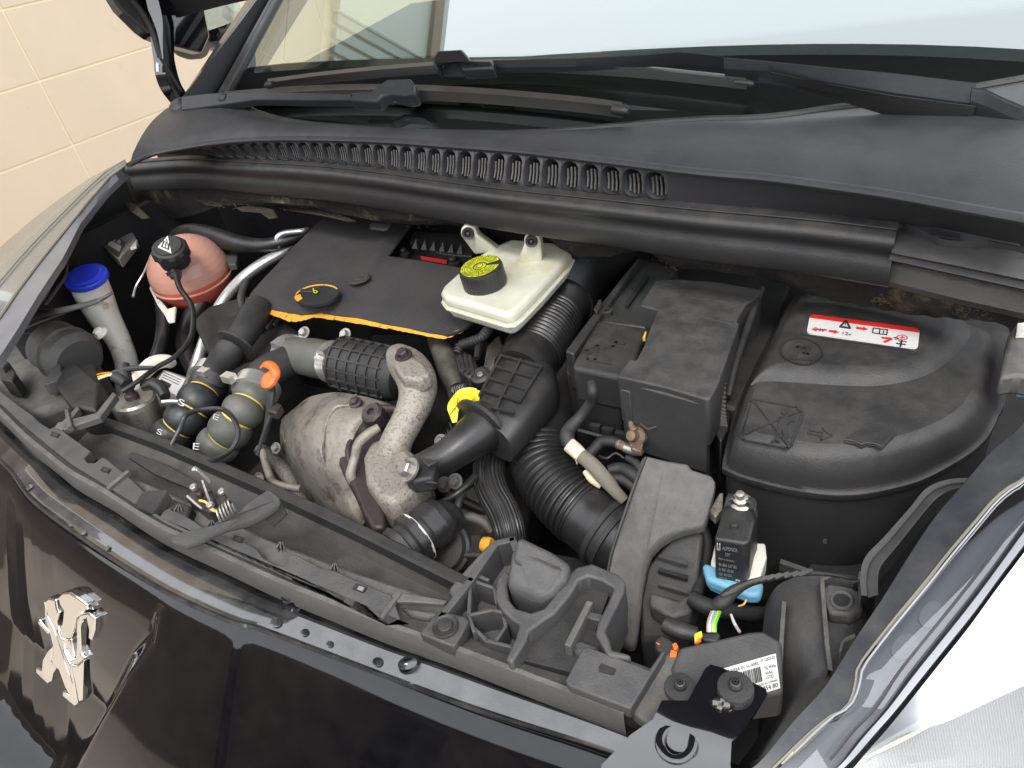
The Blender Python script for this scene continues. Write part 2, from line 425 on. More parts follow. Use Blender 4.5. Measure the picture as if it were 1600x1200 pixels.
# ---- windscreen
TA = R(28.5)
GP = (at(800, 208, 1.06), Vector((0, -math.sin(TA), math.cos(TA))))
def gl(px, py, off=0): return atp(px, py, GP, off)
base = cr([(330, 165), (360, 157), (400, 173), (440, 185), (500, 195), (600, 203), (665, 206), (800, 208), (900, 203), (1000, 194), (1100, 187), (1200, 184), (1300, 169), (1375, 160), (1550, 132), (1640, 116)], 3)
def onslope(x, yy):           # point of the glass plane at world x, y
    p0, n = GP; z = p0.z - (n.x * (x - p0.x) + n.y * (yy - p0.y)) / n.z
    return Vector((x, yy, z))
ws = empty('windscreen', onslope(.1, .4), car)
b3 = [gl(x, y) for x, y in base]
topy = 1.15
g = MB()
L0 = gl(352, 142); L1 = gl(428, 0); L1 = L0 + (L1 - L0) * 4.2
lft = [L0 + (L1 - L0) * t for t in (0, 1)]
row0 = [p.copy() for p in b3]; row1 = []
for p in row0:
    x = min(max(p.x, L0.x), .95); t = (x - row0[0].x) / (row0[-1].x - row0[0].x)
    row1.append(onslope(L1.x + (.80 - L1.x) * t, L1.y + .0 * t))
rows = []
for i in range(13):
    t = i / 12
    rr = []
    for a, b in zip(row0, row1):
        p = a.lerp(b, t)
        rr.append(p)
    rows.append(rr)
g.grid(rows, 'glass').put('glass_pane', ws, smooth=80)
# black printed border under the glass
off = -.004
fr = MB()
top = cr([(352, 140), (372, 112), (430, 100), (520, 94), (640, 88), (800, 84), (925, 83), (1000, 80), (1100, 70), (1200, 62), (1400, 42), (1600, 22), (1660, 16)], 4)
bb = cr([(330, 166)] + base[3::3] + [(1660, 112)], 2)
def resamp(pts, n, fx=lambda p: p[0]):
    out = []; x0 = pts[0][0]; x1 = pts[-1][0]; i = 0
    for q in range(n + 1):
        x = x0 + (x1 - x0) * q / n
        i = 0
        while i < len(pts) - 2 and pts[i + 1][0] < x: i += 1
        a, b = pts[i], pts[i + 1]; t = 0 if b[0] == a[0] else max(0, min(1, (x - a[0]) / (b[0] - a[0])))
        out.append(tuple(a[j] + (b[j] - a[j]) * t for j in range(len(a))))
    return out
tr_, br_ = resamp(top, 60), resamp(bb, 60)
fr.grid([[gl(x, y + 2, off) for x, y in br_], [gl(x, y, off) for x, y in tr_]], 'ink')
# dot matrix fading out above the printed border
for j in range(7):
    rr = .0014 * (1 - j / 8.5)
    for i in range(240):
        t = i / 239 + (.5 / 239 if j % 2 else 0)
        q = 940 + (1625 - 940) * t; k2 = 0
        while k2 < len(top) - 2 and top[k2 + 1][0] < q: k2 += 1
        a, b = top[k2], top[k2 + 1]; ty = a[1] + (b[1] - a[1]) * (q - a[0]) / (b[0] - a[0])
        c = gl(q, ty - 1.5 - j * 3.0 * (.45 + .55 * (q - 900) / 700), off)
        fr.face([c + Vector((math.cos(th) * rr, math.sin(th) * rr * .82, math.sin(th) * rr * .57)) for th in [R(60 * e) for e in range(6)]], 'ink')
fr.put('printed_border', ws)
# what lies behind the glass: pale dashboard top, and the far lining
MB().prism([onslope(-.62, .36) - Vector((0, 0, .06)), onslope(.95, .36) - Vector((0, 0, .06)), Vector((.95, 1.0, 1.13)), Vector((-.62, 1.0, 1.13))], .1, 'cowl').put('dashboard', car, bevel=.01)
K['lining'] = mat('cabin_lining', (.20, .22, .21), .9)
MB().box((.1, 2.2, 1.1), (.75, 0, 0), (0, .02, 0), (0, 0, .45), 'lining').put('seat_back', car, bevel=.03)
# white printed marks in the left corner of the glass
mk = MB()
qm = quadmap([gl(372, 62, .002), gl(396, 50, .002), gl(390, 78, .002), gl(376, 84, .002)])
for i in range(4): mk.prism([qm(.1 + .06*i, .1 + .22 * i), qm(.8, .1 + .22 * i), qm(.8, .17 + .22 * i), qm(.1 + .06*i, .17 + .22 * i)], GP[1] * -.0005, 'greyink')
mk.put('glass_marking', ws)

# ---- A pillar
mb = MB()
pl = [gl(283, 166, .012), gl(408, -6, .012), gl(440, -6, .004), gl(352, 140, .004), gl(318, 150, .006)]
ex = (gl(408, -6) - gl(283, 166))
mb.prism([gl(270, 172, -.004), gl(283, 160, .014), gl(283, 160, .014) + ex * 3, gl(270, 172, -.004) + ex * 3], Vector((.0, .03, -.05)), 'pillar')
mb.prism([gl(283, 160, .014), gl(338, 152, .010), gl(338, 152, .010) + (gl(425, 0) - gl(348, 140)) * 4.2, gl(283, 160, .014) + ex * 4.2], Vector((0, .0, -.05)), 'pillar')
mb.put('windscreen_pillar', car, bevel=.006)
MB().prism([gl(336, 150, .013), gl(352, 145, .006), gl(352, 145, .006) + (gl(425, 0) - gl(348, 140)) * 4.2, gl(336, 150, .013) + (gl(425, 0) - gl(348, 140)) * 4.2], Vector((0, 0, -.02)), 'seal').put('pillar_trim', car, bevel=.002)

# ---- cowl panel between windscreen and vents
ridge = [(200, 256), (240, 238), (330, 222), (400, 216), (480, 215), (600, 218), (700, 225), (800, 232), (900, 243), (1000, 255), (1100, 267), (1200, 275), (1300, 288), (1400, 302), (1500, 320), (1640, 345)]
RZ, SZ = 1.070, 1.034
rd = [at(x, y, RZ) for x, y in resamp(cr(ridge, 3), 70)]
basep = cr([(262, 168), (300, 163), (330, 158), (360, 157), (400, 175), (440, 187), (500, 196), (600, 204), (665, 207), (800, 209), (900, 204), (1000, 195), (1100, 188), (1200, 185), (1300, 171), (1375, 163), (1550, 134), (1640, 118)], 3)
bq = resamp(basep, 70)
gb = [gl(x, y, .002) for x, y in bq]
rows = []
for i in range(9):
    t = i / 8
    rows.append([a.lerp(b, t) + Vector((0, 0, .010 * math.sin(t * math.pi) - (.004 if i == 0 else 0))) for a, b in zip(rd, gb)])
mb = MB(); mb.grid(rows, 'cowl'); mb.put('cowl_panel', car, smooth=60)
# rubber lip along the glass
mb = MB(); mb.tube([(p + Vector((0, 0, .001)), .0042) for p in gb[3:]], 'seal', seg=8, sub=1)
mb.tube([(p + Vector((0, -.011, -.001)), .0022) for p in gb[3:]], 'cowl', seg=8, sub=1); mb.put('glass_lip', car)
# raised rib along the ridge
mb = MB(); mb.tube([(p + Vector((0, 0, -.002)), .0055) for p in rd], 'cowl', seg=10, sub=1, flat=.7); mb.put('cowl_rib', car)

# ---- vent band
sealtop = [(205, 250), (300, 243), (400, 248), (500, 253), (600, 263), (700, 276), (800, 288), (900, 298), (1000, 308), (1100, 318), (1200, 326), (1300, 335), (1405, 347), (1500, 362), (1640, 392)]
stop = [at(x, y, SZ) for x, y in cr(sealtop, 4)]
def byx(P, x):
    for a, b in zip(P, P[1:]):
        if a.x <= x <= b.x: return a.lerp(b, (x - a.x) / (b.x - a.x + 1e-9))
    return (P[0] if x < P[0].x else P[-1]).copy()
xa = at(338, 235, 1.045).x; xb = at(1056, 285, 1.045).x
NV = 31
# plain parts of the band at both ends
for (p, q, n) in ((rd[0].x, xa, 8), (xb, rd[-1].x, 14)):
    xs = [p + (q - p) * i / n for i in range(n + 1)]
    MB().grid([[byx(stop, x) for x in xs], [byx(rd, x) + Vector((0, 0, -.003)) for x in xs]], 'cowl').put('vent_band', car)
xs = [xa + (xb - xa) * i / 30 for i in range(31)]
mb = MB(); mb.grid([[byx(stop, x) + Vector((0, 0, -.001)) for x in xs], [byx(stop, x) + Vector((0, .06, -.006)) for x in xs], [byx(rd, x) + Vector((0, 0.06, -.012)) for x in xs], [byx(rd, x) + Vector((0, .002, -.004)) for x in xs]], 'void')
mb.put('vent_trough', car)
for i in range(NV):
    x0 = xa + (xb - xa) * i / NV; x1 = xa + (xb - xa) * (i + 1) / NV
    A0, A1 = byx(stop, x0), byx(stop, x1); B0, B1 = byx(rd, x0) + Vector((0, 0, -.003)), byx(rd, x1) + Vector((0, 0, -.003))
    qm = quadmap([B0, B1, A1, A0]); n = ((B1 - B0).cross(A0 - B0)).normalized()
    if n.y > 0: n = -n
    N_ = 24; outer = []; inner = []; inner2 = []; tilt = []
    for q in range(N_):
        th = 2 * math.pi * q / N_; c, s_ = math.cos(th), math.sin(th)
        u = .5 + .455 * math.copysign(abs(c) ** .75, c); v = .545 + .44 * math.copysign(abs(s_) ** .75, s_)
        inner.append(qm(u, v) + n * .0016)
        inner2.append(qm(.5 + (u - .5) * .92, .56 + (v - .545) * .90 + .012) - n * .004)
        mxv = max(abs(c), abs(s_)); outer.append(qm(.5 + .5 * c / mxv, .5 + .5 * s_ / mxv))
    vb = MB(); vb.grid([outer, inner, inner2, [p - n * .012 for p in inner2]], 'cowl', True)
    vo = vb.put('cowl_vent', car, smooth=50)
    sb = MB()
    for j in range(4):
        u = .26 + .18 * j
        a = qm(u, .24 + .1 * abs(j - 1.5) / 1.5) - n * .0025; b = qm(u, .93 - .05 * abs(j - 1.5)) - n * .0025
        mid = a.lerp(b, .5) - n * .001
        for p, q in ((a, mid), (mid, b)):
            wv = Vector((.0008, 0, 0))
            sb.prism([p - wv, p + wv, q + wv, q - wv], n * -.0015, 'greyl')
    sb.put('vent_slats', vo)

# ---- rubber seal along the front of the cowl
sl_px = resamp(cr([p for p in sealtop if p[0] < 1406], 4), 60)
path = [at(x, y, SZ) for x, y in sl_px]
def prof_h(i): return .70 + .30 * i / 60
prof = [(.004, -.004), (0, 0), (-.006, -.001), (-.010, -.004), (-.015, -.0055), (-.020, -.009), (-.0215, -.014), (-.0185, -.019), (-.0165, -.023), (-.0165, -.027), (-.019, -.031), (-.0205, -.037), (-.0205, -.050), (-.018, -.053), (-.008, -.053)]
rows = [[p + Vector((0, dy, dz * (1.0 if True else 1))) for p in path] for dy, dz in prof]
mb = MB(); mb.grid(rows, 'seal')
mb.face([r[0] for r in rows], 'seal'); mb.face([r[-1] for r in rows][::-1], 'seal')
mb.put('bonnet_seal', car, smooth=50)
mb = MB()      # fine grip line on the seal top
mb.tube([(p + Vector((0, -.0095, -.0025)), .0012) for p in path], 'blackmat', seg=6, sub=1); mb.put('seal_bead', car)

# ---- right-hand cowl end, stepped plastic
sr = resamp(cr([(1398, 346), (1420, 352), (1445, 361), (1470, 373), (1500, 377), (1550, 376), (1600, 384), (1650, 394)], 4), 20)
base_r = [at(x, y, 1.030) for x, y in resamp(cr([(1398, 346), (1500, 362), (1650, 394)], 4), 20)]
e1 = [at(x, y, 1.029) for x, y in sr]
e2 = [at(x, y, 1.022) for x, y in resamp([(1396, 370), (1500, 388), (1600, 408), (1650, 418)], 20)]
e3 = [at(x, y, 1.018) for x, y in resamp([(1393, 395), (1500, 416), (1600, 437), (1650, 447)], 20)]
e4 = [at(x, y, 1.012) for x, y in resamp([(1391, 398), (1500, 419), (1600, 441), (1650, 451)], 20)]
e5 = [at(x, y, 1.008) for x, y in resamp([(1389, 406), (1500, 430), (1600, 452), (1650, 462)], 20)]
e6 = [at(x, y, .998) for x, y in resamp([(1386, 416), (1500, 443), (1600, 464), (1650, 474)], 20)]
e7 = [p + Vector((0, .0, -.014)) for p in e6]
e8 = [p + Vector((0, .02, -.03)) for p in e6]
mb = MB(); mb.grid([base_r, e1], 'cowl'); mb.grid([e1, [p + Vector((0, .002, -.007)) for p in e1], e2, e3, e4, e5], 'grey'); mb.grid([e5, [p + Vector((0, .01, -.006)) for p in e5], [p + Vector((0, .008, .003)) for p in e6]], 'void')
mb.grid([[p + Vector((0, .008, .003)) for p in e6], e6, e7, e8], 'greyl')
mb.put('cowl_end', car, smooth=25)
for q in ([(1452, 358), (1500, 365), (1499, 374), (1450, 367)], [(1545, 373), (1594, 382), (1590, 384), (1544, 376)], [(1404, 351), (1410, 351), (1409, 356), (1403, 356)]):
    c = [at(x, y, 1.0315) for x, y in q]
    MB().prism([p + Vector((0, -.001, .001)) for p in c], .001, 'void').put('clip_slot', car)

# ---- torn felt under the seal
rng = random.Random(3)
def felt(name, tops, bots, y_off, k, thick=.012):
    tp = resamp(cr(tops, 4), 90); bt = resamp(cr(bots, 4), 90)
    a = []; b = []; mids = []
    for i, ((x, y), (x2, y2)) in enumerate(zip(tp, bt)):
        pa = at(x, y, .982); pb = aty(x2, y2 + rng.uniform(-2.2, 2.2), pa.y + y_off)
        a.append(pa); b.append(pb); mids.append(pa.lerp(pb, .55) + Vector((0, -.010 * math.sin(i * .5) - .005 + rng.uniform(-.002, .002), 0)))
    q = [p + Vector((0, thick, 0)) for p in b]
    MB().grid([a, [a_.lerp(m, .5) + Vector((0, rng.uniform(-.002, .002), 0)) for a_, m in zip(a, mids)], mids, [m.lerp(b_, .5) + Vector((0, rng.uniform(-.003, .003), 0)) for m, b_ in zip(mids, b)], b, q], k).put(name, car, smooth=60)
felt('felt_insulation', [(192, 275), (400, 297), (600, 315), (800, 342), (1000, 366), (1200, 388), (1400, 416), (1620, 462)],
     [(192, 318), (250, 338), (300, 336), (350, 320), (400, 322), (420, 320), (500, 327), (560, 340), (640, 350), (720, 352), (860, 372), (870, 384), (895, 399), (935, 402), (1010, 392), (1050, 416), (1120, 424), (1200, 436), (1270, 462), (1380, 484), (1500, 499), (1620, 505)], .012, 'felt')
# lighter frayed tears
def fray(pts, w0):
    m_ = MB(); P = [at(x, y, z) + Vector((0, -.012, 0)) for x, y, z in pts]
    prev = None
    for a, b in zip(P, P[1:]):
        for t in range(16):
            c = a.lerp(b, rng.random()) + Vector((rng.uniform(-1, 1), rng.uniform(-.4, .2), rng.uniform(-1, 1))) * w0
            d = Vector((rng.uniform(-1, 1), rng.uniform(-.6, .2), rng.uniform(-.8, .8))) * w0 * .5
            m_.prism([c, c + d, c + d * .7 + Vector((.0005, 0, .0009)), c + Vector((0.0005, 0, .0008))], Vector((0, .0012, 0)), 'feltpale')
    m_.put('frayed_tear', car)
for pts, w0 in (([(310, 306, .95), (350, 318, .95), (400, 318, .95), (425, 328, .945)], .005), ([(430, 322, .95), (500, 322, .95), (560, 342, .94)], .004),
                ([(1030, 388, .95), (1045, 400, .945), (1062, 405, .94)], .008), ([(1115, 408, .95), (1150, 400, .95), (1190, 408, .95)], .005),
                ([(1362, 445, .955), (1380, 458, .95), (1400, 462, .948), (1430, 450, .95)], .006), ([(1465, 460, .955), (1490, 470, .95), (1510, 480, .95), (1540, 480, .95)], .006),
                ([(640, 350, .94), (700, 352, .94)], .003), ([(870, 385, .93), (892, 398, .925), (930, 402, .925)], .002)):
    fray(pts, w0)

for pts_ in ([(296, 300), (330, 305), (352, 313), (349, 321), (325, 318), (305, 308)], [(372, 322), (400, 318), (428, 324), (436, 337), (424, 340), (410, 330), (380, 328)], [(430, 318), (470, 318), (520, 326), (560, 343), (545, 343), (505, 334), (450, 326)], [(196, 310), (215, 318), (236, 338), (226, 340), (205, 326)]):
    P = [at(x, y, .948 + rng.uniform(-.004, .004)) + Vector((0, -.006, 0)) for x, y in pts_]
    MB().prism(P, Vector((0, .004, -.003)), 'flap').put('felt_flap', car, bevel=.001)

# ---- wipers
def onw(pts, off0=None):      # (px,py,off) on the screen plane
    return [gl(p[0], p[1], p[2]) for p in pts]
def bar(mb, pts, k, hw, th):
    """flat arm along pts: each (px top, py top, py bottom, off)"""
    tops = [gl(p[0], p[1], p[3]) for p in pts]; bots = [gl(p[0] + (p[4] if len(p) > 4 else 0), p[2], p[3] * .8) for p in pts]
    n = GP[1]
    mb.grid([[b - n * th for b in bots], bots, tops, [t - n * th for t in tops]], k)
    mb.face([tops[0], bots[0], bots[0] - n * th, tops[0] - n * th], k); mb.face([tops[-1], tops[-1] - n * th, bots[-1] - n * th, bots[-1]], k)
wr = empty('wiper', gl(1600, 170, .02), car, label='wiper pivoting at the right of the picture, its arm reaching over the centre')
mb = MB()
bar(mb, [(770, 93, 106, .040), (900, 90, 104, .042), (1000, 85, 97, .044), (1060, 80, 92, .045), (1100, 84, 95, .045), (1134, 89, 101, .045)], 'wiper', 0, .008)
mb.put('arm_tip', wr, bevel=.001)
mb = MB()
bar(mb, [(1131, 88, 108, .046), (1200, 94, 112, .05), (1300, 104, 131, .056), (1400, 113, 148, .06), (1526, 128, 164, .065, -11)], 'wiper', 0, .016)
bar(mb, [(1205, 112, 114, .045), (1300, 131, 140, .05), (1400, 148, 170, .052), (1526, 164, 186, .06, -10)], 'blackmat', 0, .012)
mb.put('arm', wr, bevel=.0015)
mb = MB()
bar(mb, [(1519, 131, 168, .070, -4), (1540, 133, 176, .07, -2), (1570, 148, 190, .07), (1600, 160, 204, .07), (1660, 185, 240, .07)], 'wiper', 0, .03)
mb.put('arm_head', wr, bevel=.005)
mb = MB(); c = gl(1612, 235, .010); mb.lathe(c, GP[1], [(.012, -.012), (.019, -.012), (.021, -.004), (.019, .001), (.012, .004)], 'black', 26); mb.put('spindle_cap', wr)
def blade(name, parent, pts, hw, off):
    P = cr([(x, y) for x, y in pts], 6); n = GP[1]; t_ = []; b_ = []; mdl = []
    for x, y in P:
        t_.append(gl(x, y - hw, off)); mdl.append(gl(x, y, off + .004)); b_.append(gl(x, y + hw, off - .006))
    mb = MB(); mb.grid([[p - n * .008 for p in b_], b_, mdl, t_, [p - n * .008 for p in t_]], 'blade'); mb.put(name, parent, smooth=30)
    for e in (0, -1):
        d = (mdl[0] - mdl[3]).normalized() if e == 0 else (mdl[-1] - mdl[-4]).normalized()
        q = MB(); r_ = (t_[e] - b_[e]).length / 2
        q.tube([(mdl[e] - d * .012 - n * .004, r_ * 1.12), (mdl[e] + d * .002 - n * .004, r_ * 1.1), (mdl[e] + d * .008 - n * .005, r_ * .7)], 'black', seg=12, flat=.8); q.put('blade_end_cap', parent)
blade('blade', wr, [(418, 129), (500, 118), (600, 108), (700, 101), (800, 98), (900, 102), (1000, 108), (1100, 118), (1166, 125)], 6, .026)
mb = MB()
mb.prism([gl(676, 90, .05), gl(684, 78, .052), (gl(722, 76, .052)), gl(736, 93, .05), gl(770, 94, .045), gl(770, 106, .045), gl(722, 109, .04), gl(713, 98, .035), gl(690, 100, .035), gl(682, 108, .04), gl(676, 100, .045)], GP[1] * -.018, 'wiper')
mb.put('blade_clip', wr, bevel=.003)
wl = empty('wiper', gl(278, 162, .02), car, label='wiper pivoting at the left of the picture, lying lower on the glass')
mb = MB(); c = gl(278, 165, .012); mb.lathe(c, Vector((.1, -.5, .86)), [(.012, -.02), (.021, -.016), (.0225, -.006), (.017, .004), (.008, .008)], 'wiper', 26); mb.put('spindle_cap', wl)
mb = MB()
bar(mb, [(284, 150, 172, .030), (330, 145, 166, .032), (400, 142, 156, .034), (480, 144, 157, .036), (548, 146, 157, .038)], 'wiper', 0, .012)
mb.put('arm', wl, bevel=.0015)
mb = MB()
mb.prism([gl(546, 144, .036), gl(580, 142, .038), gl(588, 134, .042), gl(605, 123, .046), gl(640, 122, .046), gl(649, 132, .044), gl(648, 150, .034), gl(636, 152, .028), gl(610, 148, .030), gl(597, 150, .032), gl(588, 159, .03), gl(546, 157, .032)], GP[1] * -.02, 'wiper')
mb.put('blade_clip', wl, bevel=.003)
blade('blade', wl, [(350, 152), (450, 144), (550, 140), (650, 141), (750, 146), (850, 154), (920, 161), (972, 168)], 9, .022)

# ---- raised bonnet, hinge and corner at the upper left
HD = Vector((0, -math.cos(R(54)), math.sin(R(54))))
c0 = Vector((-.74, .375, 1.235)); HN = Vector((0, -math.sin(R(54)), -math.cos(R(54))))
mb = MB()
rowsH = []
for i in range(13):
    t = i / 12
    r_ = []
    for j in range(25):
        u = j / 24 * 2 - 1; wdt = .74 - .16 * t * t
        bow = .05 * (1 - u * u) * (t) + .0
        r_.append(Vector((u * wdt, (.366 - .04 * (u * wdt) ** 2) if u > 0 else (.366 - .045 * u * wdt), 1.235)) + HD * (.98 * t + bow) - HN * (.035 * (1 - u ** 4)))
    rowsH.append(r_)
mb.grid(rowsH, 'paint')
rin = [[p + HN * .022 for p in r_] for r_ in rowsH]
mb.grid(rin, 'void')
ring = rowsH[0] + [r[-1] for r in rowsH] + rowsH[-1][::-1] + [r[0] for r in rowsH][::-1]
ring2 = rin[0] + [r[-1] for r in rin] + rin[-1][::-1] + [r[0] for r in rin][::-1]
mb.grid([ring, ring2], 'paint', True)
hood = mb.put('bonnet', car, smooth=50)
mb = MB()       # inner frame corner reaching down to the hinge
cx = -.70
def hp(px, py, x=-.70): return atx(px, py, x)
mb.prism([hp(145, -30), hp(176, 20), hp(208, 52), hp(222, 62), hp(242, 70), hp(262, 76), hp(300, 86), hp(312, 60), hp(300, 0), hp(290, -30)], Vector((.02, .01, .0)), 'paint')
mb.put('bonnet_corner', hood, bevel=.003)
mb = MB()
mb.prism([hp(176, 0, -.675), hp(186, 14, -.675), (hp(230, 52, -.675)), hp(236, 42, -.675), hp(200, 6, -.675), hp(192, -6, -.675)], Vector((.012, 0, 0)), 'blackmat')
mb.tube([(hp(205, 0, -.66), .006), (hp(222, 20, -.66), .006), (hp(238, 50, -.66), .005), (hp(250, 90, -.66), .005)], 'black', seg=8)
mb.put('bonnet_edge_seal', hood)
mb = MB()
hg = [(226, -10, 256, -10), (234, 30, 266, 26), (236, 66, 265, 62), (240, 95, 264, 90), (242, 115, 268, 112), (250, 138, 274, 132), (262, 155, 282, 146), (268, 162, 288, 154)]
hg = cr(hg, 4)
Lr = [hp(a, b, -.668) for a, b, c, d in hg]; Rr = [hp(c, d, -.662) for a, b, c, d in hg]
mb.grid([[p + Vector((0, .012, 0)) for p in Lr], Lr, [a.lerp(b, .5) + Vector((.012, -.004, 0)) for a, b in zip(Lr, Rr)], Rr, [p + Vector((0, .012, 0)) for p in Rr]], 'paint')
mb.tube([(hp(246, 98, -.65), .003), (hp(247, 112, -.65), .003)], 'alu', seg=8)
mb.put('hinge_arm', hood, smooth=40)
MB().tube([(hp(250, 90, -.65), .0025), (hp(268, 118, -.65), .0025), (hp(283, 142, -.65), .0025)], 'blackmat', seg=8).put('hinge_link', hood)

# ---- door mirror behind the pillar
mi = empty('door_mirror', hp(330, 20, -.95), car)
mb = MB(); cm = atx(330, 25, -.93)
mb.ball(cm, .001, 'paint', 62, 70, 78, 26, 14)
mb.put('mirror_housing', mi)
mb = MB(); c = atx(345, 15, -.90)
mb.prism([atx(313, 0, -.86), atx(350, -20, -.86), atx(385, 20, -.86), atx(370, 32, -.86), atx(325, 48, -.86), atx(318, 30, -.86)], Vector((-.01, .01, 0)), 'glass'); mb.put('mirror_glass', mi)
mb = MB(); mb.tube([(hp(282, 45, -.8), .035), (hp(290, 60, -.85), .04), (hp(306, 70, -.9), .03)], 'blackmat', seg=16); mb.put('mirror_foot', mi)

# ---- front wing / headlamp at the far left
lw = empty('headlamp', at(90, 420, .92), car, label='far headlamp and wing edge at the left of the picture')
inn = resamp([(-30, 590), (0, 556), (30, 510), (60, 460), (100, 400), (125, 350), (165, 300), (205, 262)], 24)
mid_ = resamp([(-30, 530), (0, 500), (30, 455), (60, 415), (100, 365), (140, 315), (170, 280), (200, 258)], 24)
outr = resamp([(-30, 410), (0, 386), (30, 360), (60, 335), (100, 305), (140, 278), (170, 262), (196, 252)], 24)
rim = [at(x, y, .945 + .07 * (i / 24)) for i, (x, y) in enumerate(inn)]
m1 = [at(x, y, .95 + .075 * (i / 24)) for i, (x, y) in enumerate(mid_)]
o1 = [at(x, y, .93 + .09 * (i / 24)) for i, (x, y) in enumerate(outr)]
mb = MB(); mb.grid([[p + Vector((.0, 0, -.010)) for p in rim], rim, m1], 'silver'); mb.put('lamp_frame', lw, smooth=30)
K['fogged'] = mat('fogged_lamp_cover', (.11, .12, .115), .2, coat=.35, dust=.08, dustcol=(.3, .29, .25), nscale=7)
mb = MB(); mb.grid([m1, [a.lerp(b, .5) + Vector((0, 0, .008)) for a, b in zip(m1, o1)], o1, [p + Vector((-.03, 0, -.03)) for p in o1], [p + Vector((-.05, 0, -.15)) for p in o1]], 'fogged'); mb.put('lamp_cover', lw, smooth=60)
mb = MB(); mb.tube([(p + Vector((-.001, 0, .002)), .0022) for p in m1], 'milk', seg=6, sub=1); mb.tube([(p.lerp(q, .35) + Vector((0, 0, .008)), .0013) for p, q in zip(m1, o1)], 'milk', seg=6, sub=1); mb.put('cover_edge', lw)
# slanting inner frame with ribs
mb = MB()
pr = lambda pts, z, rpx_, k='grey': mb.tube([(at(x, y, z), rpx(at(x, y, z), rpx_)) for x, y in pts], k, seg=8, sub=5)
pr([(90, 402), (103, 410), (102, 432), (88, 452), (72, 475)], .93, 2.5, 'greyl'); pr([(80, 411), (91, 416), (80, 445), (62, 474), (28, 488)], .93, 2, 'greyl'); pr([(32, 482), (40, 455), (56, 440)], .93, 1.2, 'grey')
mb.put('frame_rib', lw)
MB().prism(A([(10, 520), (40, 490), (90, 400), (130, 350), (190, 310), (200, 320), (130, 400), (90, 450), (60, 520)], .90), .05, 'void').put('lamp_inner_panel', lw, bevel=.002)
mb = MB(); mb.tube(T([(-5, 522, .925, 6), (20, 503, .93, 9), (60, 492, .935, 9), (110, 482, .94, 7), (150, 471, .945, 6), (175, 458, .95, 4)]), 'black', seg=10, flat=.5)
mb.tube(T([(0, 530, .915, 2), (60, 504, .92, 2), (130, 478, .94, 2), (172, 461, .952, 2)]), 'greyl', seg=8)
mb.put('wing_brace', car)

# ================================================================== ENGINE BAY, LEFT SIDE
# coolant tank
ct = empty('coolant_tank', at(296, 430, .80), car, label='ball shaped tank of red coolant under a black cap')
c = at(297, 425, .862); r = rpx(c, 61)
tiltax = (Vector((0, 0, 1)) + Vector((.824, -.469, .32)) * .15).normalized()
prof_ = []; 
mb = MB()
pts = []
for i in range(21):
    th = math.pi * (.03 + .94 * i / 20); pts.append((r * math.sin(th) * (1.0), -r * math.cos(th) * .96))
ks = ['red' if pts[i][1] < -.10 * r else 'pink' for i in range(20)]
mb.lathe(c, tiltax, pts, 'pink', 40, ks=ks); mb.put('tank_shell', ct, smooth=80)
mb = MB(); mb.lathe(c + tiltax * (-.14 * r), tiltax, [(r * .97, -.003), (r * 1.018, -.0012), (r * 1.018, .0012), (r * .97, .003)], 'pink', 40); mb.put('tank_seam', ct, smooth=40)
ca = (Vector((0, 0, 1)) + Vector((.824, -.469, .32)) * .55).normalized(); cc = at(262, 383, .948) - ca * .003
cr_ = rpx(cc, 27)
mb = MB(); mb.lathe(cc - ca * .020, ca, [(cr_ * .85, -.015), (cr_ * .9, 0), (cr_ * 1.0, .002), (cr_, .014), (cr_ * .93, .019), (cr_ * .8, .0205), (cr_ * .75, .023), (0.001, .0235)], 'blackmat', 48, lobes=(9, .045, cr_ * .97)); mb.put('tank_cap', ct, smooth=35)
mb = MB(); n = ca; pc = cc - ca * .020 + ca * .024
pp = (pc, n); q = [atp(*p, pp) for p in ((262, 368), (246, 386), (268, 396))]
mb.prism(q, n * -.0006, 'stickwhite')
g_ = sum(q, Vector()) / 3
mb.prism([g_.lerp(p, .62) + n * .0004 for p in q], n * -.0006, 'ink')
mb.prism([g_.lerp(p, .48) + n * .0008 for p in q], n * -.0006, 'stickwhite')
for t in (-.18, 0.02, .22): mb.ribbon([g_.lerp(q[0], .3) + (q[2] - q[1]) * (t), g_.lerp(q[1].lerp(q[2], .5), .55) + (q[2] - q[1]) * t], .0016, 'ink', n, .0012)
mb.put('warning_triangle', ct)
mb = MB(); o = at(275, 429, .905); mb.lathe(o, Vector((-.2, -.75, .5)), [(.009, -.006), (.009, .006), (.006, .009)], 'black', 16); mb.box(o + Vector((-.004, -.004, .004)), (.011, 0, .002), (0, .003, 0), (0, 0, .003), 'black'); mb.put('hose_nipple', ct)
pipe('overflow_hose', ct, 'blacksat', [(275, 428, .912, 5), (281, 450, .905, 4.5), (298, 475, .895, 4.5), (302, 500, .885, 4.5), (297, 530, .875, 4.5), (275, 556, .872, 4), (245, 574, .872, 4), (215, 596, .872, 4), (190, 612, .87, 4)], seg=10)
MB().prism(A([(234, 445), (252, 470), (262, 482), (275, 478), (272, 500), (262, 502), (256, 490), (245, 475), (233, 450)], .84), .006, 'cream').put('tank_bracket', ct, bevel=.002)
MB().prism(A([(352, 400), (362, 388), (372, 396), (368, 412), (356, 414)], .87), .012, 'grey').put('tank_lug', ct, bevel=.002)

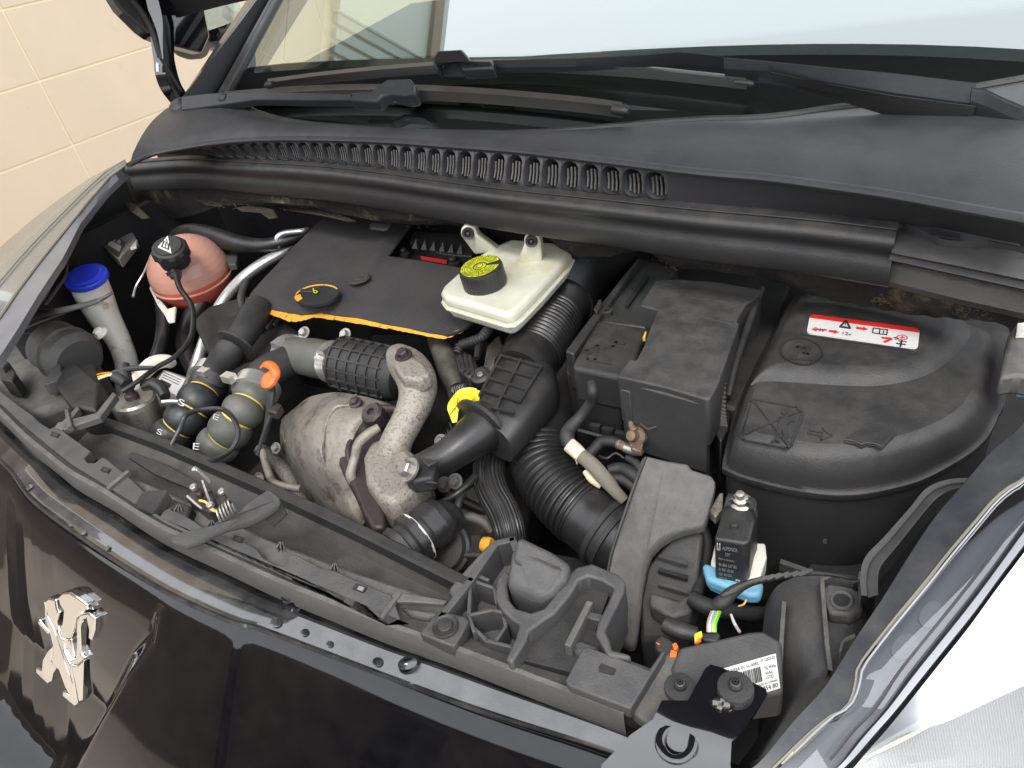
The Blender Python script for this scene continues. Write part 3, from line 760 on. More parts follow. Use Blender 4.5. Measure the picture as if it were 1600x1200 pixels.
# washer filler neck
wf = empty('washer_filler', at(190, 560, .72), car, label='cream washer filler neck with a blue cap')
pipe('filler_neck', wf, 'cream', [(137, 437, .905, 27), (147, 462, .875, 27), (163, 495, .838, 23), (184, 530, .80, 18), (197, 565, .765, 17), (200, 600, .73, 18), (198, 640, .69, 18)], seg=24)
ca = (Vector((0, 0, 1)) + Vector((.88, -.376, .288)) * .30).normalized(); cc = at(135, 434, .910)
rc = rpx(cc, 32)
mb = MB(); mb.lathe(cc, ca, [(rc * .92, -.006), (rc, -.004), (rc, .003), (rc * .96, .005), (rc * .80, .0055), (rc * .78, .008), (rc * .7, .0095), (.001, .010)], 'blue', 40)
ef = ca.cross(Vector((1, .3, 0))).normalized()
mb.put('filler_cap', wf, smooth=35)

# black hose along the back and alloy air-conditioning pipe
pipe('heater_hose', car, 'blacksat', [(262, 400, .87, 8), (275, 372, .89, 12), (300, 364, .90, 15), (335, 370, .90, 15), (370, 380, .895, 14), (405, 384, .89, 12), (440, 378, .89, 10), (475, 366, .89, 9)], seg=14)
pipe('alloy_pipe', car, 'alu', [(470, 372, .88, 5), (440, 395, .87, 8), (410, 412, .865, 9), (380, 434, .855, 9), (352, 465, .84, 9), (332, 500, .82, 9), (315, 545, .80, 9), (300, 590, .77, 9), (290, 640, .72, 9)], seg=14)
pipe('alloy_pipe', car, 'alu', [(436, 386, .885, 3), (433, 372, .90, 4.5), (445, 364, .905, 4.5), (470, 361, .905, 4), (480, 358, .90, 4)], seg=12)
pipe('coolant_hose', car, 'blacksat', [(232, 590, .80, 11), (250, 540, .82, 10), (255, 500, .825, 10), (252, 470, .83, 10)], seg=14)
pipe('coolant_hose', car, 'blacksat', [(315, 470, .82, 16), (300, 500, .80, 16), (290, 540, .78, 15), (305, 590, .76, 10)], seg=14)
pipe('brake_pipe', car, 'alu', [(238, 395, .895, 1.6), (225, 425, .88, 1.6), (212, 448, .865, 1.6), (208, 464, .855, 2.2)], seg=8)
MB().ball(at(278, 390, .90), .001, 'black', 1, 1, 1, 6, 4)

# strut tower metal box with paper label
sx_ = empty('suspension_sensor', at(188, 382, .83), car, label='small rusty silver box with a peeling label')
q = A([(160, 383), (184, 353), (206, 362), (212, 372), (185, 405), (178, 400)], .905)
MB().prism(q, .018, 'boxgrey').put('sensor_case', sx_, bevel=.002)
mb = MB(); qm = quadmap(A([(176, 366), (196, 378), (184, 402), (163, 384)], .9062)); N0 = Vector((0, 0, 1))
mb.prism([qm(0, 0), qm(1, 0), qm(1, 1), qm(0, 1)], .001, 'copper'); mb.prism([qm(.1, .45) + N0 * .0006, qm(.9, .35) + N0 * .0006, qm(.95, .7) + N0 * .0006, qm(.15, .8) + N0 * .0006], .0006, 'stickwhite'); mb.prism([qm(.15, .15) + N0 * .0006, qm(.35, .12) + N0 * .0006, qm(.38, .35) + N0 * .0006, qm(.18, .38) + N0 * .0006], .0006, 'stickwhite'); mb.prism([qm(.5, .12) + N0 * .0006, qm(.7, .10) + N0 * .0006, qm(.75, .3) + N0 * .0006, qm(.55, .33) + N0 * .0006], .0006, 'stickwhite')
mb.put('sensor_label', sx_)
mb = MB(); mb.prism(A([(205, 372), (214, 374), (212, 384), (200, 388)], .902), .006, 'cream'); mb.put('sensor_plug', sx_, bevel=.001)
MB().prism(A([(110, 335), (150, 322), (200, 330), (208, 350), (196, 380), (170, 400), (125, 450), (100, 420)], .86), .06, 'void').put('strut_tower', car, bevel=.01)
bolt(MB(), at(158, 522, .86), (0, -.3, .9), .008, 'cream').put('bolt', car)
q = MB(); q.prism(A([(197, 318), (208, 315), (216, 320), (205, 324)], .90), .002, 'steel'); q.put('metal_clip', car)

# back of the left headlamp
lh = empty('lamp_housing', at(60, 560, .80), car, label='grey back shell of the far headlamp')
MB().prism(A([(-20, 545), (50, 520), (95, 512), (140, 545), (152, 600), (110, 625), (40, 650), (-20, 620)], .84), .10, 'greyl').put('shell', lh, bevel=.012)
mb = MB(); a = at(100, 550, .86); b = at(148, 580, .84); ax = (b - a).normalized()
mb.lathe(a, ax, [(.040, -.03), (.042, 0), (.044, .004), (.040, .006), (.040, .02), (.044, .022), (.044, .027), (.036, .04)], 'greyl', 36); mb.put('bulb_cover', lh, smooth=35)
MB().prism(A([(66, 600), (92, 557), (98, 590), (72, 600)], .865), .02, 'greyl').put('shell_rib', lh, bevel=.002)
MB().prism(A([(84, 600), (100, 572), (118, 565), (155, 598), (148, 640), (110, 634)], .87), .05, 'blackmat').put('connector_housing', lh, bevel=.004)
mb = MB(); mb.prism(A([(-5, 575), (12, 566), (24, 582), (18, 596), (0, 592)], .875), .03, 'blackmat'); mb.prism(A([(-5, 566), (6, 560), (14, 566), (2, 575)], .885), .02, 'blackmat'); mb.put('lamp_plug', lh, bevel=.002)
MB().prism(A([(48, 540), (58, 508), (88, 512), (70, 545)], .875), .012, 'grey').put('shell_lug', lh, bevel=.002)
qm = quadmap(A([(30, 534), (52, 530), (50, 545), (28, 548)], .8415)); t = MB(); write(t, '>38<', qm, 0, 0, 1, 1, 'black', Vector((0, 0, 1))); t.put('shell_marking', lh)

# round metal vacuum valve with plug and coloured wires
vv = empty('vacuum_valve', at(210, 650, .78), car, label='dull metal cylinder with a black plug on top')
c = at(207, 622, .845); ax = Vector((.05, .12, .99)).normalized(); r = rpx(c, 33)
mb = MB(); mb.lathe(c - ax * .052, ax, [(r * .85, -.01), (r * .97, 0), (r * 1.02, .042), (r, .048), (r * .9, .051), (r * .5, .052), (.002, .052)], 'steel', 36); mb.put('valve_body', vv, smooth=40)
mb = MB(); mb.lathe(c, ax, [(.009, 0), (.009, .006), (.006, .008), (.006, .018)], 'darksteel', 16); mb.tube([(c + ax * .016, .009), (c + ax * .03, .009), (c + ax * .045 + Vector((-.01, .01, 0)), .008)], 'blackmat', seg=12); mb.put('valve_plug', vv)
mb = MB(); mb.tube(T([(175, 588, .885, 7), (186, 592, .88, 9), (196, 600, .875, 7)]), 'blackmat', seg=10)
mb.put('plug_boot', vv)
for i, (k_, dy) in enumerate((('oran', -3), ('capyellow', 1), ('cream', 4))):
    mb = MB(); mb.tube(T([(152 + i, 588 + dy, .885, 1.4), (165, 585 + dy * .8, .888, 1.4), (177, 584 + dy * .4, .886, 1.4)]), k_, seg=6); mb.put('wire', vv)
pipe('plug_cable', vv, 'blacksat', [(176, 583, .886, 4), (200, 577, .886, 4.5), (225, 575, .885, 4), (240, 575, .885, 3)], seg=8)
# pale duct elbow and label plate behind
pipe('breather_elbow', car, 'cream', [(210, 606, .80, 12), (222, 585, .815, 12), (240, 568, .82, 12), (262, 564, .815, 10), (268, 570, .81, 8)], seg=16)
lb = MB(); q = A([(232, 600), (255, 575), (300, 590), (290, 620), (270, 640), (240, 630)], .80); lb.prism(q, .03, 'shield'); lb.put('compressor_body', car, bevel=.004)
lb = MB(); qm = quadmap(A([(256, 578), (290, 592), (276, 618), (243, 600)], .8012)); n = Vector((0, 0, 1))
lb.prism([qm(0, 0), qm(1, 0), qm(1, 1), qm(0, 1)], .001, 'stickwhite')
for i in range(3): lb.ribbon([qm(.1, .15 + .15 * i), qm(.85, .15 + .15 * i)], .0009, 'ink', n)
lb.prism([qm(.1, .6) + n * .0005, qm(.6, .6) + n * .0005, qm(.6, .85) + n * .0005, qm(.1, .85) + n * .0005], .0005, 'ink'); lb.put('type_label', car)

for q_ in ([(84, 668), (90, 660), (150, 645), (176, 612), (182, 616), (156, 652), (96, 672)], [(100, 640), (106, 638), (112, 664), (104, 667)], [(88, 668), (120, 634), (124, 638), (96, 672)]):
    MB().prism(A(q_, .870 + .0023 * (q_[0][0] - 84) / 8), .009, 'greyl').put('lamp_strut', lh, bevel=.001)
pipe('black_boot', car, 'blacksat', [(222, 604, .86, 8), (238, 600, .86, 10), (252, 608, .855, 10), (258, 620, .85, 8)], seg=14)
pipe('metal_stub', car, 'alu', [(254, 628, .85, 3.5), (268, 627, .85, 3.5), (280, 628, .85, 3.5)], seg=10)
# ---- twin silicone hoses with yellow rings
def ringed(name, k, pts, letters, label):
    e = empty(name, at(pts[2][0], pts[2][1], pts[2][2]), car, label=label)
    P = T(pts); C_ = cr([(p.x, p.y, p.z, r) for p, r in P], 10)
    n = len(C_); tot = 4
    mod = []
    for i, t in enumerate(C_):
        f = i / (n - 1) * tot; mod.append((Vector(t[:3]), t[3] * (.78 + .25 * abs(math.sin(math.pi * f)) ** .5)))
    mb = MB(); mb.tube(mod, k, seg=28, sub=1, smooth=False); mb.put('hose_wall', e, smooth=70)
    for j in range(1, tot):
        i = int(j / tot * (n - 1)); p, r = mod[i]; d = (mod[i + 1][0] - mod[i - 1][0]).normalized()
        mb = MB(); mb.lathe(p, d, [(r * .9, -.0022), (r * 1.035, -.0022), (r * 1.05, 0), (r * 1.035, .0022), (r * .9, .0022)], 'stripe', 28); mb.put('hose_ring', e, smooth=40)
    return e, mod
e1_, m1_ = ringed('charge_hose', 'hosedark', [(335, 588, .83, 29), (318, 612, .825, 30), (300, 640, .815, 31), (278, 668, .80, 31), (258, 692, .785, 30)], 'S', 'dark hose with yellow rings, the left of two side by side')
e2_, m2_ = ringed('charge_hose', 'hosegrey', [(402, 606, .84, 30), (388, 630, .835, 31), (370, 655, .825, 32), (350, 684, .805, 33), (330, 706, .79, 31)], 'E', 'grey green hose with yellow rings, the right of two')
def letter(s, e, corners, zz, k='stickwhite'):
    t = MB(); Q = A(corners, zz); t_n = (EYE - Q[0]).normalized(); write(t, s, quadmap(Q), 0, 0, 1, 1, k, t_n, 0.0); t.put('letter', e)
letter('S', e1_, [(280, 622), (289, 626), (287, 636), (278, 632)], .852)
letter('S', e1_, [(246, 669), (254, 672), (252, 681), (244, 677)], .826)
letter('E', e2_, [(334, 646), (344, 649), (340, 657), (332, 654)], .864)
letter('E', e2_, [(302, 692), (312, 693), (310, 703), (301, 702)], .838)
mb = MB(); p, r = m1_[5]; d = (m1_[7][0] - m1_[4][0]).normalized(); r *= 1.06; mb.lathe(p - d * .006, d, [(r * 1.06, -.012), (r * 1.08, -.012), (r * 1.08, .004), (r * 1.06, .004)], 'alu', 30); mb.box(p + Vector((.02, -.01, .03)), (.008, 0, 0), (0, .006, 0), (0, 0, .004), 'alu'); mb.put('hose_clamp', e1_)
mb = MB(); p, r = m2_[5]; d = (m2_[7][0] - m2_[4][0]).normalized(); r *= 1.06; mb.lathe(p - d * .006, d, [(r * 1.06, -.012), (r * 1.09, -.012), (r * 1.09, .006), (r * 1.06, .006)], 'alu', 30); mb.box(p + Vector((-.02, -.01, .03)), (.009, 0, 0), (0, .006, 0), (0, 0, .005), 'alu'); mb.put('hose_clamp', e2_)
pipe('intake_pipe', car, 'blackmat', [(405, 480, .89, 22), (385, 515, .885, 22), (362, 545, .875, 22), (342, 575, .85, 23), (330, 600, .835, 24)], seg=22)
pipe('intake_pipe', car, 'blackmat', [(470, 555, .845, 24), (440, 570, .85, 26), (415, 585, .85, 28), (402, 606, .84, 29)], seg=22)
mb = MB(); mb.lathe(at(372, 538, .88), at(362, 545, .875) - at(385, 515, .885), [(.024, 0), (.031, .002), (.031, .005), (.024, .007)], 'black', 24); mb.put('pipe_collar', car)
# thin black cable looping over the hoses
pipe('looped_cable', car, 'blacksat', [(268, 695, .85, 4), (280, 672, .86, 4), (292, 648, .87, 4), (318, 640, .88, 4), (348, 640, .88, 4), (366, 656, .88, 4), (372, 678, .87, 4), (362, 702, .86, 4), (340, 716, .85, 5), (325, 724, .84, 6)], seg=9)

# ---- orange clip
mb = MB(); mb.tube(T([(408, 574, .889, 4), (416, 569, .893, 7), (426, 573, .893, 7.5), (431, 584, .888, 7), (426, 596, .88, 6.5)]), 'oran', seg=12, flat=.6); c = at(424, 596, .878); mb.lathe(c, (0, -.5, .8), [(.007, 0), (.0115, .002), (.0115, .006), (.007, .008)], 'oran', 20); mb.put('orange_clip', car)
pipe('wiring_clip_lead', car, 'blackmat', [(424, 600, .87, 6), (424, 620, .86, 7), (420, 650, .84, 6), (412, 690, .81, 4)], seg=8)

# ---- intake housing block under the cover, with ribs
mb = MB(); mb.prism(A([(372, 540), (400, 500), (440, 500), (470, 520), (455, 560), (400, 600), (365, 590), (335, 560)], .85), .05, 'blackmat')
for i in range(5): q0 = at(392 + i * 11, 520 - i * 5, .853); mb.box(q0, (.002, .001, 0), (-.006, .016, 0), (0, 0, .004), 'grey')
mb.put('intake_housing', car, bevel=.003)
MB().prism(A([(300, 500), (325, 478), (388, 460), (400, 500), (345, 550), (322, 548)], .84), .07, 'blackmat').put('timing_cover', car, bevel=.006)
# ribbed edge cable beside the cover
pipe('corrugated_loom', car, 'blackmat', [(384, 440, .88, 5), (377, 462, .88, 5), (378, 480, .88, 5), (384, 494, .875, 5)], seg=10, rib=(.005, .0012, 0, 1))

# ================================================================== ENGINE COVER
ec = empty('engine_cover', at(560, 440, .80), car, label='matt black foam engine cover edged in torn orange foam')
ZC = .90
def zc(px, py):      # cover is slightly crowned and dips to the front edge
    p = at(px, py, ZC); f = max(0, min(1, (.06 - p.y) / .06)); return ZC - .012 * f * f
win = [(606, 400), (622, 378), (642, 352), (680, 350), (740, 356), (730, 382), (728, 420), (690, 413)]
outl = [(383, 478), (392, 458), (410, 437), (432, 414), (458, 386), (484, 360), (506, 338), (550, 330), (610, 330), (642, 352), (622, 378), (606, 400), (650, 406), (690, 413), (728, 420), (762, 430), (764, 480), (742, 500), (728, 512), (712, 520), (698, 524), (670, 520), (640, 513), (600, 506), (560, 497), (520, 492), (500, 488), (470, 492), (440, 487), (415, 481)]
top = [at(x, y, zc(x, y)) for x, y in outl]
bm = bmesh.new()
vs = [bm.verts.new(p) for p in top]; fc = bm.faces.new(vs)
bmesh.ops.triangulate(bm, faces=[fc])
for it in range(4):
    es = [e for e in bm.edges if e.calc_length() > .022]
    if not es: break
    bmesh.ops.subdivide_edges(bm, edges=es, cuts=1, use_grid_fill=False)
    bmesh.ops.triangulate(bm, faces=bm.faces[:])
ctr = at(560, 440, ZC); fil = at(497, 462, ZC); mid = at(563, 442, ZC)
edgev = {v for e in bm.edges if e.is_boundary for v in e.verts}
for v in bm.verts:
    if v not in edgev:
        v.co.z += .010 * max(0, 1 - ((v.co - ctr).length / .2) ** 2) + .002 * math.sin(v.co.x * 31 + v.co.y * 17)
    d = (Vector((v.co.x, v.co.y, 0)) - Vector((mid.x, mid.y, 0))).length
    if d < .03: v.co.z -= .003 * (1 - d / .03)
V = [v.co.copy() for v in bm.verts]; bm.verts.index_update(); Fz = [[v.index for v in f.verts] for f in bm.faces]
bm.free()
mb = MB(); mb.add(V, Fz, 'foam'); mb.grid([top, [p + Vector((0, 0.001, -.003)) for p in top]], 'foam', True); mb.put('foam_pad', ec, smooth=50)
# torn orange edge
edge = [(385, 479, 4), (400, 481, 5), (420, 485, 9), (440, 490, 12), (452, 494, 13), (470, 494, 12), (490, 490, 10), (505, 489, 14), (520, 494, 9), (540, 497, 8), (560, 501, 8), (580, 505, 7), (600, 509, 7), (610, 511, 4), (625, 514, 5), (650, 518, 6), (670, 523, 5), (690, 526, 5), (702, 524, 5), (718, 518, 5), (732, 508, 4), (742, 500, 3)]
er = cr(edge, 5); tp_, bt_, fr_ = [], [], []
for x, y, h_ in er:
    wob = rng.uniform(-.7, .7)
    p = at(x, y - 4, ZC - .0125); tp_.append(p); bt_.append(at(x + wob, y + h_ * .62 + wob, ZC - .016)); fr_.append(at(x, y + h_ * .4, ZC - .032))
mb = MB(); mb.grid([tp_, bt_, fr_], 'orange'); mb.put('torn_edge', ec, smooth=60)
# window edge strip and oil filler
mb = MB(); mb.tube([(at(x, y, ZC - .004), .0018) for x, y in [(606, 400), (613, 388), (621, 376)]], 'orange', seg=8); mb.put('window_edge', ec)
ofc = empty('oil_filler_cap', fil, ec) if False else None
cn = fil + Vector((0, 0, .012)); n = Vector((-.05, -.12, 1)).normalized()
def ell(cx, cy, a, b, rot, z, N_=30):
    return [at(cx + a * math.cos(t) * math.cos(rot) - b * math.sin(t) * math.sin(rot), cy + a * math.cos(t) * math.sin(rot) + b * math.sin(t) * math.cos(rot), z) for t in [2 * math.pi * i / N_ for i in range(N_)]]
mb = MB(); O1 = ell(495, 460, 35, 15.5, R(-8), .9095); O2 = ell(495, 461, 33, 13.5, R(-8), .9098)
mb.prism(O1, .004, 'void'); mb.put('filler_hole', ec)
mb = MB(); e_ = ell(495, 460, 35, 15.5, R(-8), .9100, 40); i_ = ell(494.5, 462, 32, 13.5, R(-8), .9098, 40)
sel = list(range(22, 39)); mb.grid([[e_[i] for i in sel], [i_[i] + Vector((0, 0, -.001)) for i in sel]], 'orange'); sel = list(range(17, 22)); mb.grid([[e_[i] for i in sel], [lerp(e_[i], fil + Vector((0, 0, .01)), .28) for i in sel]], 'orange'); mb.put('filler_hole_edge', ec)
mb = MB(); c = at(487, 465, .900); rr = rpx(c, 19); mb.lathe(c, n, [(rr * .9, -.01), (rr, 0), (rr, .006), (rr * .92, .008), (rr * .3, .0082), (.002, .0082)], 'black', 30, )
mb.box(c + n * .010, Vector((rr * .75, rr * .15, 0)), Vector((-.001, .004, 0)), (0, 0, .003), 'black'); mb.put('oil_filler_cap', ec, bevel=.001)
mb = MB(); Q = A([(484, 450), (500, 452), (500, 459), (486, 458)], .9125); write(mb, 'b', quadmap(Q), .3, 0, .75, 1, 'capyellow', n); mb.put('dipper_mark', ec)
mb = MB(); c = mid + Vector((0, 0, .0095)); mb.lathe(c + Vector((0, 0, -.001)), (0, 0, 1), [(.0165, -.002), (.014, .0004), (.012, .0002), (.009, -.0006), (.006, -.0006), (.005, .0004), (.001, .0006)], 'foam', 28); mb.put('cover_roundel', ec, smooth=50)

# manifold seen through the opening
mf = empty('inlet_manifold', at(670, 390, .84), car, label='black finned manifold showing through the cover opening')
MB().prism(A([(600, 412), (600, 345), (760, 345), (760, 425)], .868), .04, 'blackmat').put('manifold_body', mf)
MB().prism(A([(640, 378), (645, 360), (740, 366), (738, 400), (690, 396)], .886), .02, 'black').put('fin_block', mf, bevel=.002)
for i in range(6):
    x = 648 + 14 * i; y = 386 + 1.6 * i
    q = [at(x - 5, y + 2, .887), at(x + 4, y + 3, .887), at(x + 2, y - 14, .899)]
    MB().prism(q, Vector((.0, .006, -.006)), 'grey').put('fin', mf, bevel=.0006)
MB().prism(A([(657, 400), (698, 406), (698, 410), (658, 403)], .882), .003, 'stickred').put('red_strip', mf)
for x, y in ((631, 397), (709, 411)):
    q = MB(); q.lathe(at(x, y, .876), (0, 0, 1), [(.010, -.004), (.010, .002), (.006, .003), (.006, .008), (.004, .010), (.001, .0105)], 'black', 18); q.put('manifold_bolt', mf)
MB().prism(A([(577, 350), (584, 347), (604, 350), (613, 337), (620, 338), (606, 356), (600, 358), (578, 356)], .925), .004, 'grey').put('bracket_tab', car, bevel=.001)

# ================================================================== BRAKE FLUID RESERVOIR
bf = empty('brake_fluid_reservoir', at(780, 470, .86), car, label='milky brake fluid reservoir with a black and yellow cap')
ZB = .940
topo = [(688, 455), (692, 446), (712, 428), (742, 402), (768, 386), (800, 372), (866, 378), (893, 390), (886, 402), (846, 446), (812, 480), (800, 489), (788, 490), (740, 476), (696, 464)]
MB().prism(A(topo, ZB), .016, 'white').put('upper_shell', bf, bevel=.006, seg=3)
fl = [(685, 457), (691, 444), (710, 426), (740, 400), (768, 384), (800, 370), (868, 376), (896, 390), (889, 404), (848, 449), (814, 484), (802, 493), (787, 494), (738, 480), (693, 467)]
MB().prism([p - Vector((0, 0, .0135)) for p in A(fl, ZB)], .003, 'white').put('weld_flange', bf, bevel=.001)
top2 = [Vector((p.x, p.y, ZB - .0155)) for p in [lerp(sum(A(topo, ZB), Vector()) / len(topo), q, .955) for q in A(topo, ZB)]]
MB().prism(top2, .016, 'white').put('lower_shell', bf, bevel=.006, seg=3)
for pts_, ey in (([(720, 362), (744, 372), (790, 372), (786, 402), (752, 398), (724, 400)], (731, 364)), ([(812, 385), (824, 366), (843, 370), (848, 392), (842, 414), (820, 418), (808, 410)], (830, 374))):
    pass
# two mounting horns with rubber eyelets
def horn(px, py, base):
    m_ = MB(); tip = at(px, py, ZB + .030); bs = at(base[0], base[1], ZB - .006); rr = rpx(tip, 13)
    fwd = (EYE - tip); fwd.z = 0; fwd.normalize(); fwd = (fwd + Vector((0, -.8, .2))).normalized()
    sd_ = fwd.cross(Vector((0, 0, 1))).normalized(); u_ = sd_.cross(fwd).normalized()
    pts_ = [tip + sd_ * rr * math.cos(R(a)) + u_ * rr * math.sin(R(a)) for a in range(0, 181, 20)]
    pts_ += [tip - sd_ * rr * 1.0 - u_ * rr * .3, bs - sd_ * rr * 1.7, bs + sd_ * rr * 1.7, tip + sd_ * rr - u_ * rr * .3]
    m_.prism(pts_, fwd * -.018, 'white'); m_.put('mounting_horn', bf, bevel=.003, seg=3)
    q_ = MB(); q_.lathe(tip, fwd, [(rr * .72, -.002), (rr * .76, .003), (rr * .66, .006), (rr * .42, .005), (rr * .34, .001), (.001, 0)], 'black', 24); q_.lathe(tip + fwd * .002, fwd, [(rr * .28, 0), (rr * .2, .003), (.001, .0035)], 'darksteel', 16); q_.put('rubber_eyelet', bf, smooth=40)
horn(732, 364, (762, 396)); horn(831, 376, (826, 416))
# cap
cc = at(750, 416, ZB + .026); n = Vector((-.03, -.10, 1)).normalized(); rc = rpx(cc, 35)
mb = MB(); mb.lathe(cc - n * .026, n, [(rc * .8, -.002), (rc * .97, 0), (rc, .002), (rc, .022), (rc * .97, .025), (rc * .93, .0255), (.001, .0255)], 'black', 64, lobes=(30, .012, rc * .99))
mb.put('reservoir_cap', bf, smooth=30)
mb = MB(); o = cc; u_ = Vector((1, 0, 0)); u_ = (u_ - n * u_.dot(n)).normalized(); v_ = n.cross(u_)
def ringm(mb_, r0, r1, k, h_, a0=0, a1=360, st=8):
    ps = []; 
    aa = [a0 + (a1 - a0) * i / max(2, int((a1 - a0) / st)) for i in range(max(2, int((a1 - a0) / st)) + 1)]
    mb_.grid([[o + n * h_ + (u_ * math.cos(R(a)) + v_ * math.sin(R(a))) * r1 for a in aa], [o + n * h_ + (u_ * math.cos(R(a)) + v_ * math.sin(R(a))) * r0 for a in aa]], k)
ringm(mb, rc * .001, rc * .28, 'capyellow', .0006)
ringm(mb, rc * .13, rc * .17, 'ink', .0010); ringm(mb, rc * .22, rc * .25, 'ink', .0010, 30, 330)
ringm(mb, rc * .34, rc * .90, 'capyellow', .0006, 40, 380 - 5)
for r0 in (.46, .58, .70, .80): ringm(mb, rc * r0, rc * (r0 + .018), 'ink', .0010, 42, 374)
# tiny print rings around the cap
import string
for r0, nn in ((.365, 26), (.485, 34), (.605, 44), (.72, 52), (.83, 58)):
    for i in range(nn):
        a = 44 + (370 - 44) * i / nn
        if rng.random() < .22: continue
        hgt = rng.choice((.035, .06, .075)); ringm(mb, rc * (r0 + .01), rc * (r0 + .01 + hgt), 'ink', .0011, a, a + 130 / nn, 30)
mb.put('cap_print', bf)

# ================================================================== TURBO SIDE
# sleeve hose, clamps, ribbed resonator
th = empty('turbo_outlet', at(530, 560, .80), car, label='grey hose and ribbed black resonator in front of the engine cover')
pipe('sleeve_hose', th, 'hosegrey', [(448, 552, .845, 27), (470, 556, .850, 29), (495, 560, .853, 31), (520, 565, .853, 30), (545, 570, .853, 30)], seg=28)
for (x, y, z_, r_, wd) in ((452, 553, .846, 30, .012), (524, 566, .853, 33, .016)):
    mb = MB(); p = at(x, y, z_); d = (at(545, 570, .853) - at(448, 552, .845)).normalized(); r = rpx(p, r_)
    mb.lathe(p - d * wd / 2, d, [(r, 0), (r * 1.03, .0005), (r * 1.03, wd), (r, wd)], 'alu', 36)
    mb.box(p + Vector((.004, -.012, r)), (.006, 0, 0), (0, .008, 0), (0, 0, .004), 'alu'); mb.put('hose_clamp', th)
t = MB(); Q = A([(486, 582), (502, 585), (500, 606), (488, 604)], .868)
write(t, 'PCE', quadmap(A([(492, 556), (508, 558), (507, 562), (491, 560)], .877)), 0, 0, 1, 1, 'stickwhite', Vector((0, -.5, .8))); write(t, '28012', quadmap(A([(492, 564), (508, 566), (507, 570), (491, 568)], .877)), 0, 0, 1, 1, 'stickwhite', Vector((0, -.5, .8))); t.put('hose_marking', th)
# resonator: ribbed black capsule
ra, rb = at(530, 566, .862), at(628, 588, .852)
d = (rb - ra).normalized(); r = rpx(ra, 40); Ln = (rb - ra).length
mb = MB(); mb.lathe(ra, d, [(r * .80, -.004), (r * .96, .0), (r, .006), (r * 1.0, Ln * .9), (r * .9, Ln), (r * .6, Ln + .004)], 'blackmat', 40); mb.put('resonator_shell', th, smooth=40)
side = d.cross(Vector((0, 0, 1))).normalized(); upv = side.cross(d)
for i in range(6):
    mb = MB(); mb.lathe(ra + d * (Ln * (.05 + .155 * i)), d, [(r * .98, -.0014), (r * 1.075, -.0012), (r * 1.075, .0012), (r * .98, .0014)], 'blackmat', 40); mb.put('rib', th, smooth=30)
for a in range(0, 360, 24):
    dr = side * math.cos(R(a)) + upv * math.sin(R(a)); tg = d.cross(dr)
    mb = MB(); mb.box(ra + d * Ln * .45 + dr * (r * 1.02), d * Ln * .42, tg * .0011, dr * r * .05, 'blackmat'); mb.put('rib', th)
# upper bolt stubs
for x, y in ((476, 520), (540, 523)):
    q = MB(); bolt(q, at(x, y, .865), (.1, -.6, .7), .006, 'steel'); q.put('bolt', car)
# cast aluminium outlet pipe
ca_ = empty('cast_outlet_pipe', at(640, 620, .80), car, label='speckled cast alloy elbow beside the heat shield')
pipe('cast_elbow', ca_, 'cast', [(622, 560, .872, 24), (640, 575, .876, 30), (652, 598, .876, 31), (650, 625, .87, 28), (638, 654, .86, 25), (622, 685, .848, 25), (612, 714, .83, 27), (608, 742, .80, 26)], seg=26)
MB().prism(A([(613, 568), (616, 552), (626, 545), (640, 548), (648, 558), (662, 566), (672, 582), (656, 592), (628, 590)], .904), .02, 'cast').put('mounting_flange', ca_, bevel=.004)
q = MB(); bolt(q, at(631, 556, .905), (0, -.2, 1), .007, 'darksteel'); q.put('bolt', ca_)
MB().prism(A([(566, 712), (576, 690), (600, 680), (640, 700), (658, 716), (650, 760), (612, 786), (590, 776), (570, 750)], .845), .05, 'cast').put('compressor_flange', ca_, bevel=.008, seg=3)
MB().prism(A([(612, 708), (634, 700), (645, 716), (632, 730), (616, 724)], .862), .02, 'cast').put('bolt_boss', ca_, bevel=.004)
t = MB(); write(t, '8200 PSA CE', quadmap(A([(650, 652), (672, 628), (676, 634), (656, 660)], .880)), 0, 0, 1, 1, 'darksteel', Vector((0, 0, 1))); t.put('cast_lettering', ca_)
# heat shield
hs = empty('turbo_heat_shield', at(510, 720, .70), car, label='warm grey pressed heat shield over the exhaust')
rowsS = []
sp = [ # rows across: each row left -> right, running from the top down
 [(462, 636, .80), (480, 622, .822), (505, 615, .835), (530, 613, .842), (556, 617, .845), (580, 622, .845), (612, 634, .842)],
 [(448, 648, .80), (472, 640, .825), (500, 634, .842), (528, 632, .850), (552, 636, .853), (572, 640, .853), (600, 642, .850)],
 [(438, 664, .79), (462, 660, .822), (490, 655, .842), (518, 652, .850), (540, 654, .853), (556, 655, .853), (574, 650, .851)],
 [(438, 690, .775), (458, 688, .81), (482, 684, .832), (506, 680, .84), (526, 680, .843), (542, 680, .843), (556, 676, .842)],
 [(444, 712, .76), (462, 712, .80), (484, 710, .82), (506, 706, .828), (522, 704, .832), (534, 704, .832), (545, 702, .832)],
 [(456, 736, .745), (472, 738, .78), (490, 738, .80), (508, 734, .812), (522, 732, .815), (532, 731, .815), (538, 730, .815)],
 [(470, 764, .72), (484, 768, .755), (502, 770, .775), (520, 768, .785), (534, 766, .79), (544, 766, .79), (550, 764, .79)],
 [(486, 788, .70), (500, 796, .735), (518, 800, .755), (534, 802, .765), (548, 802, .77), (558, 800, .77), (564, 798, .77)],
 [(498, 806, .68), (514, 816, .72), (532, 820, .74), (548, 822, .75), (562, 822, .755), (570, 816, .757), (572, 806, .758)]]
G = [[at(*p) for p in r_] for r_ in sp]
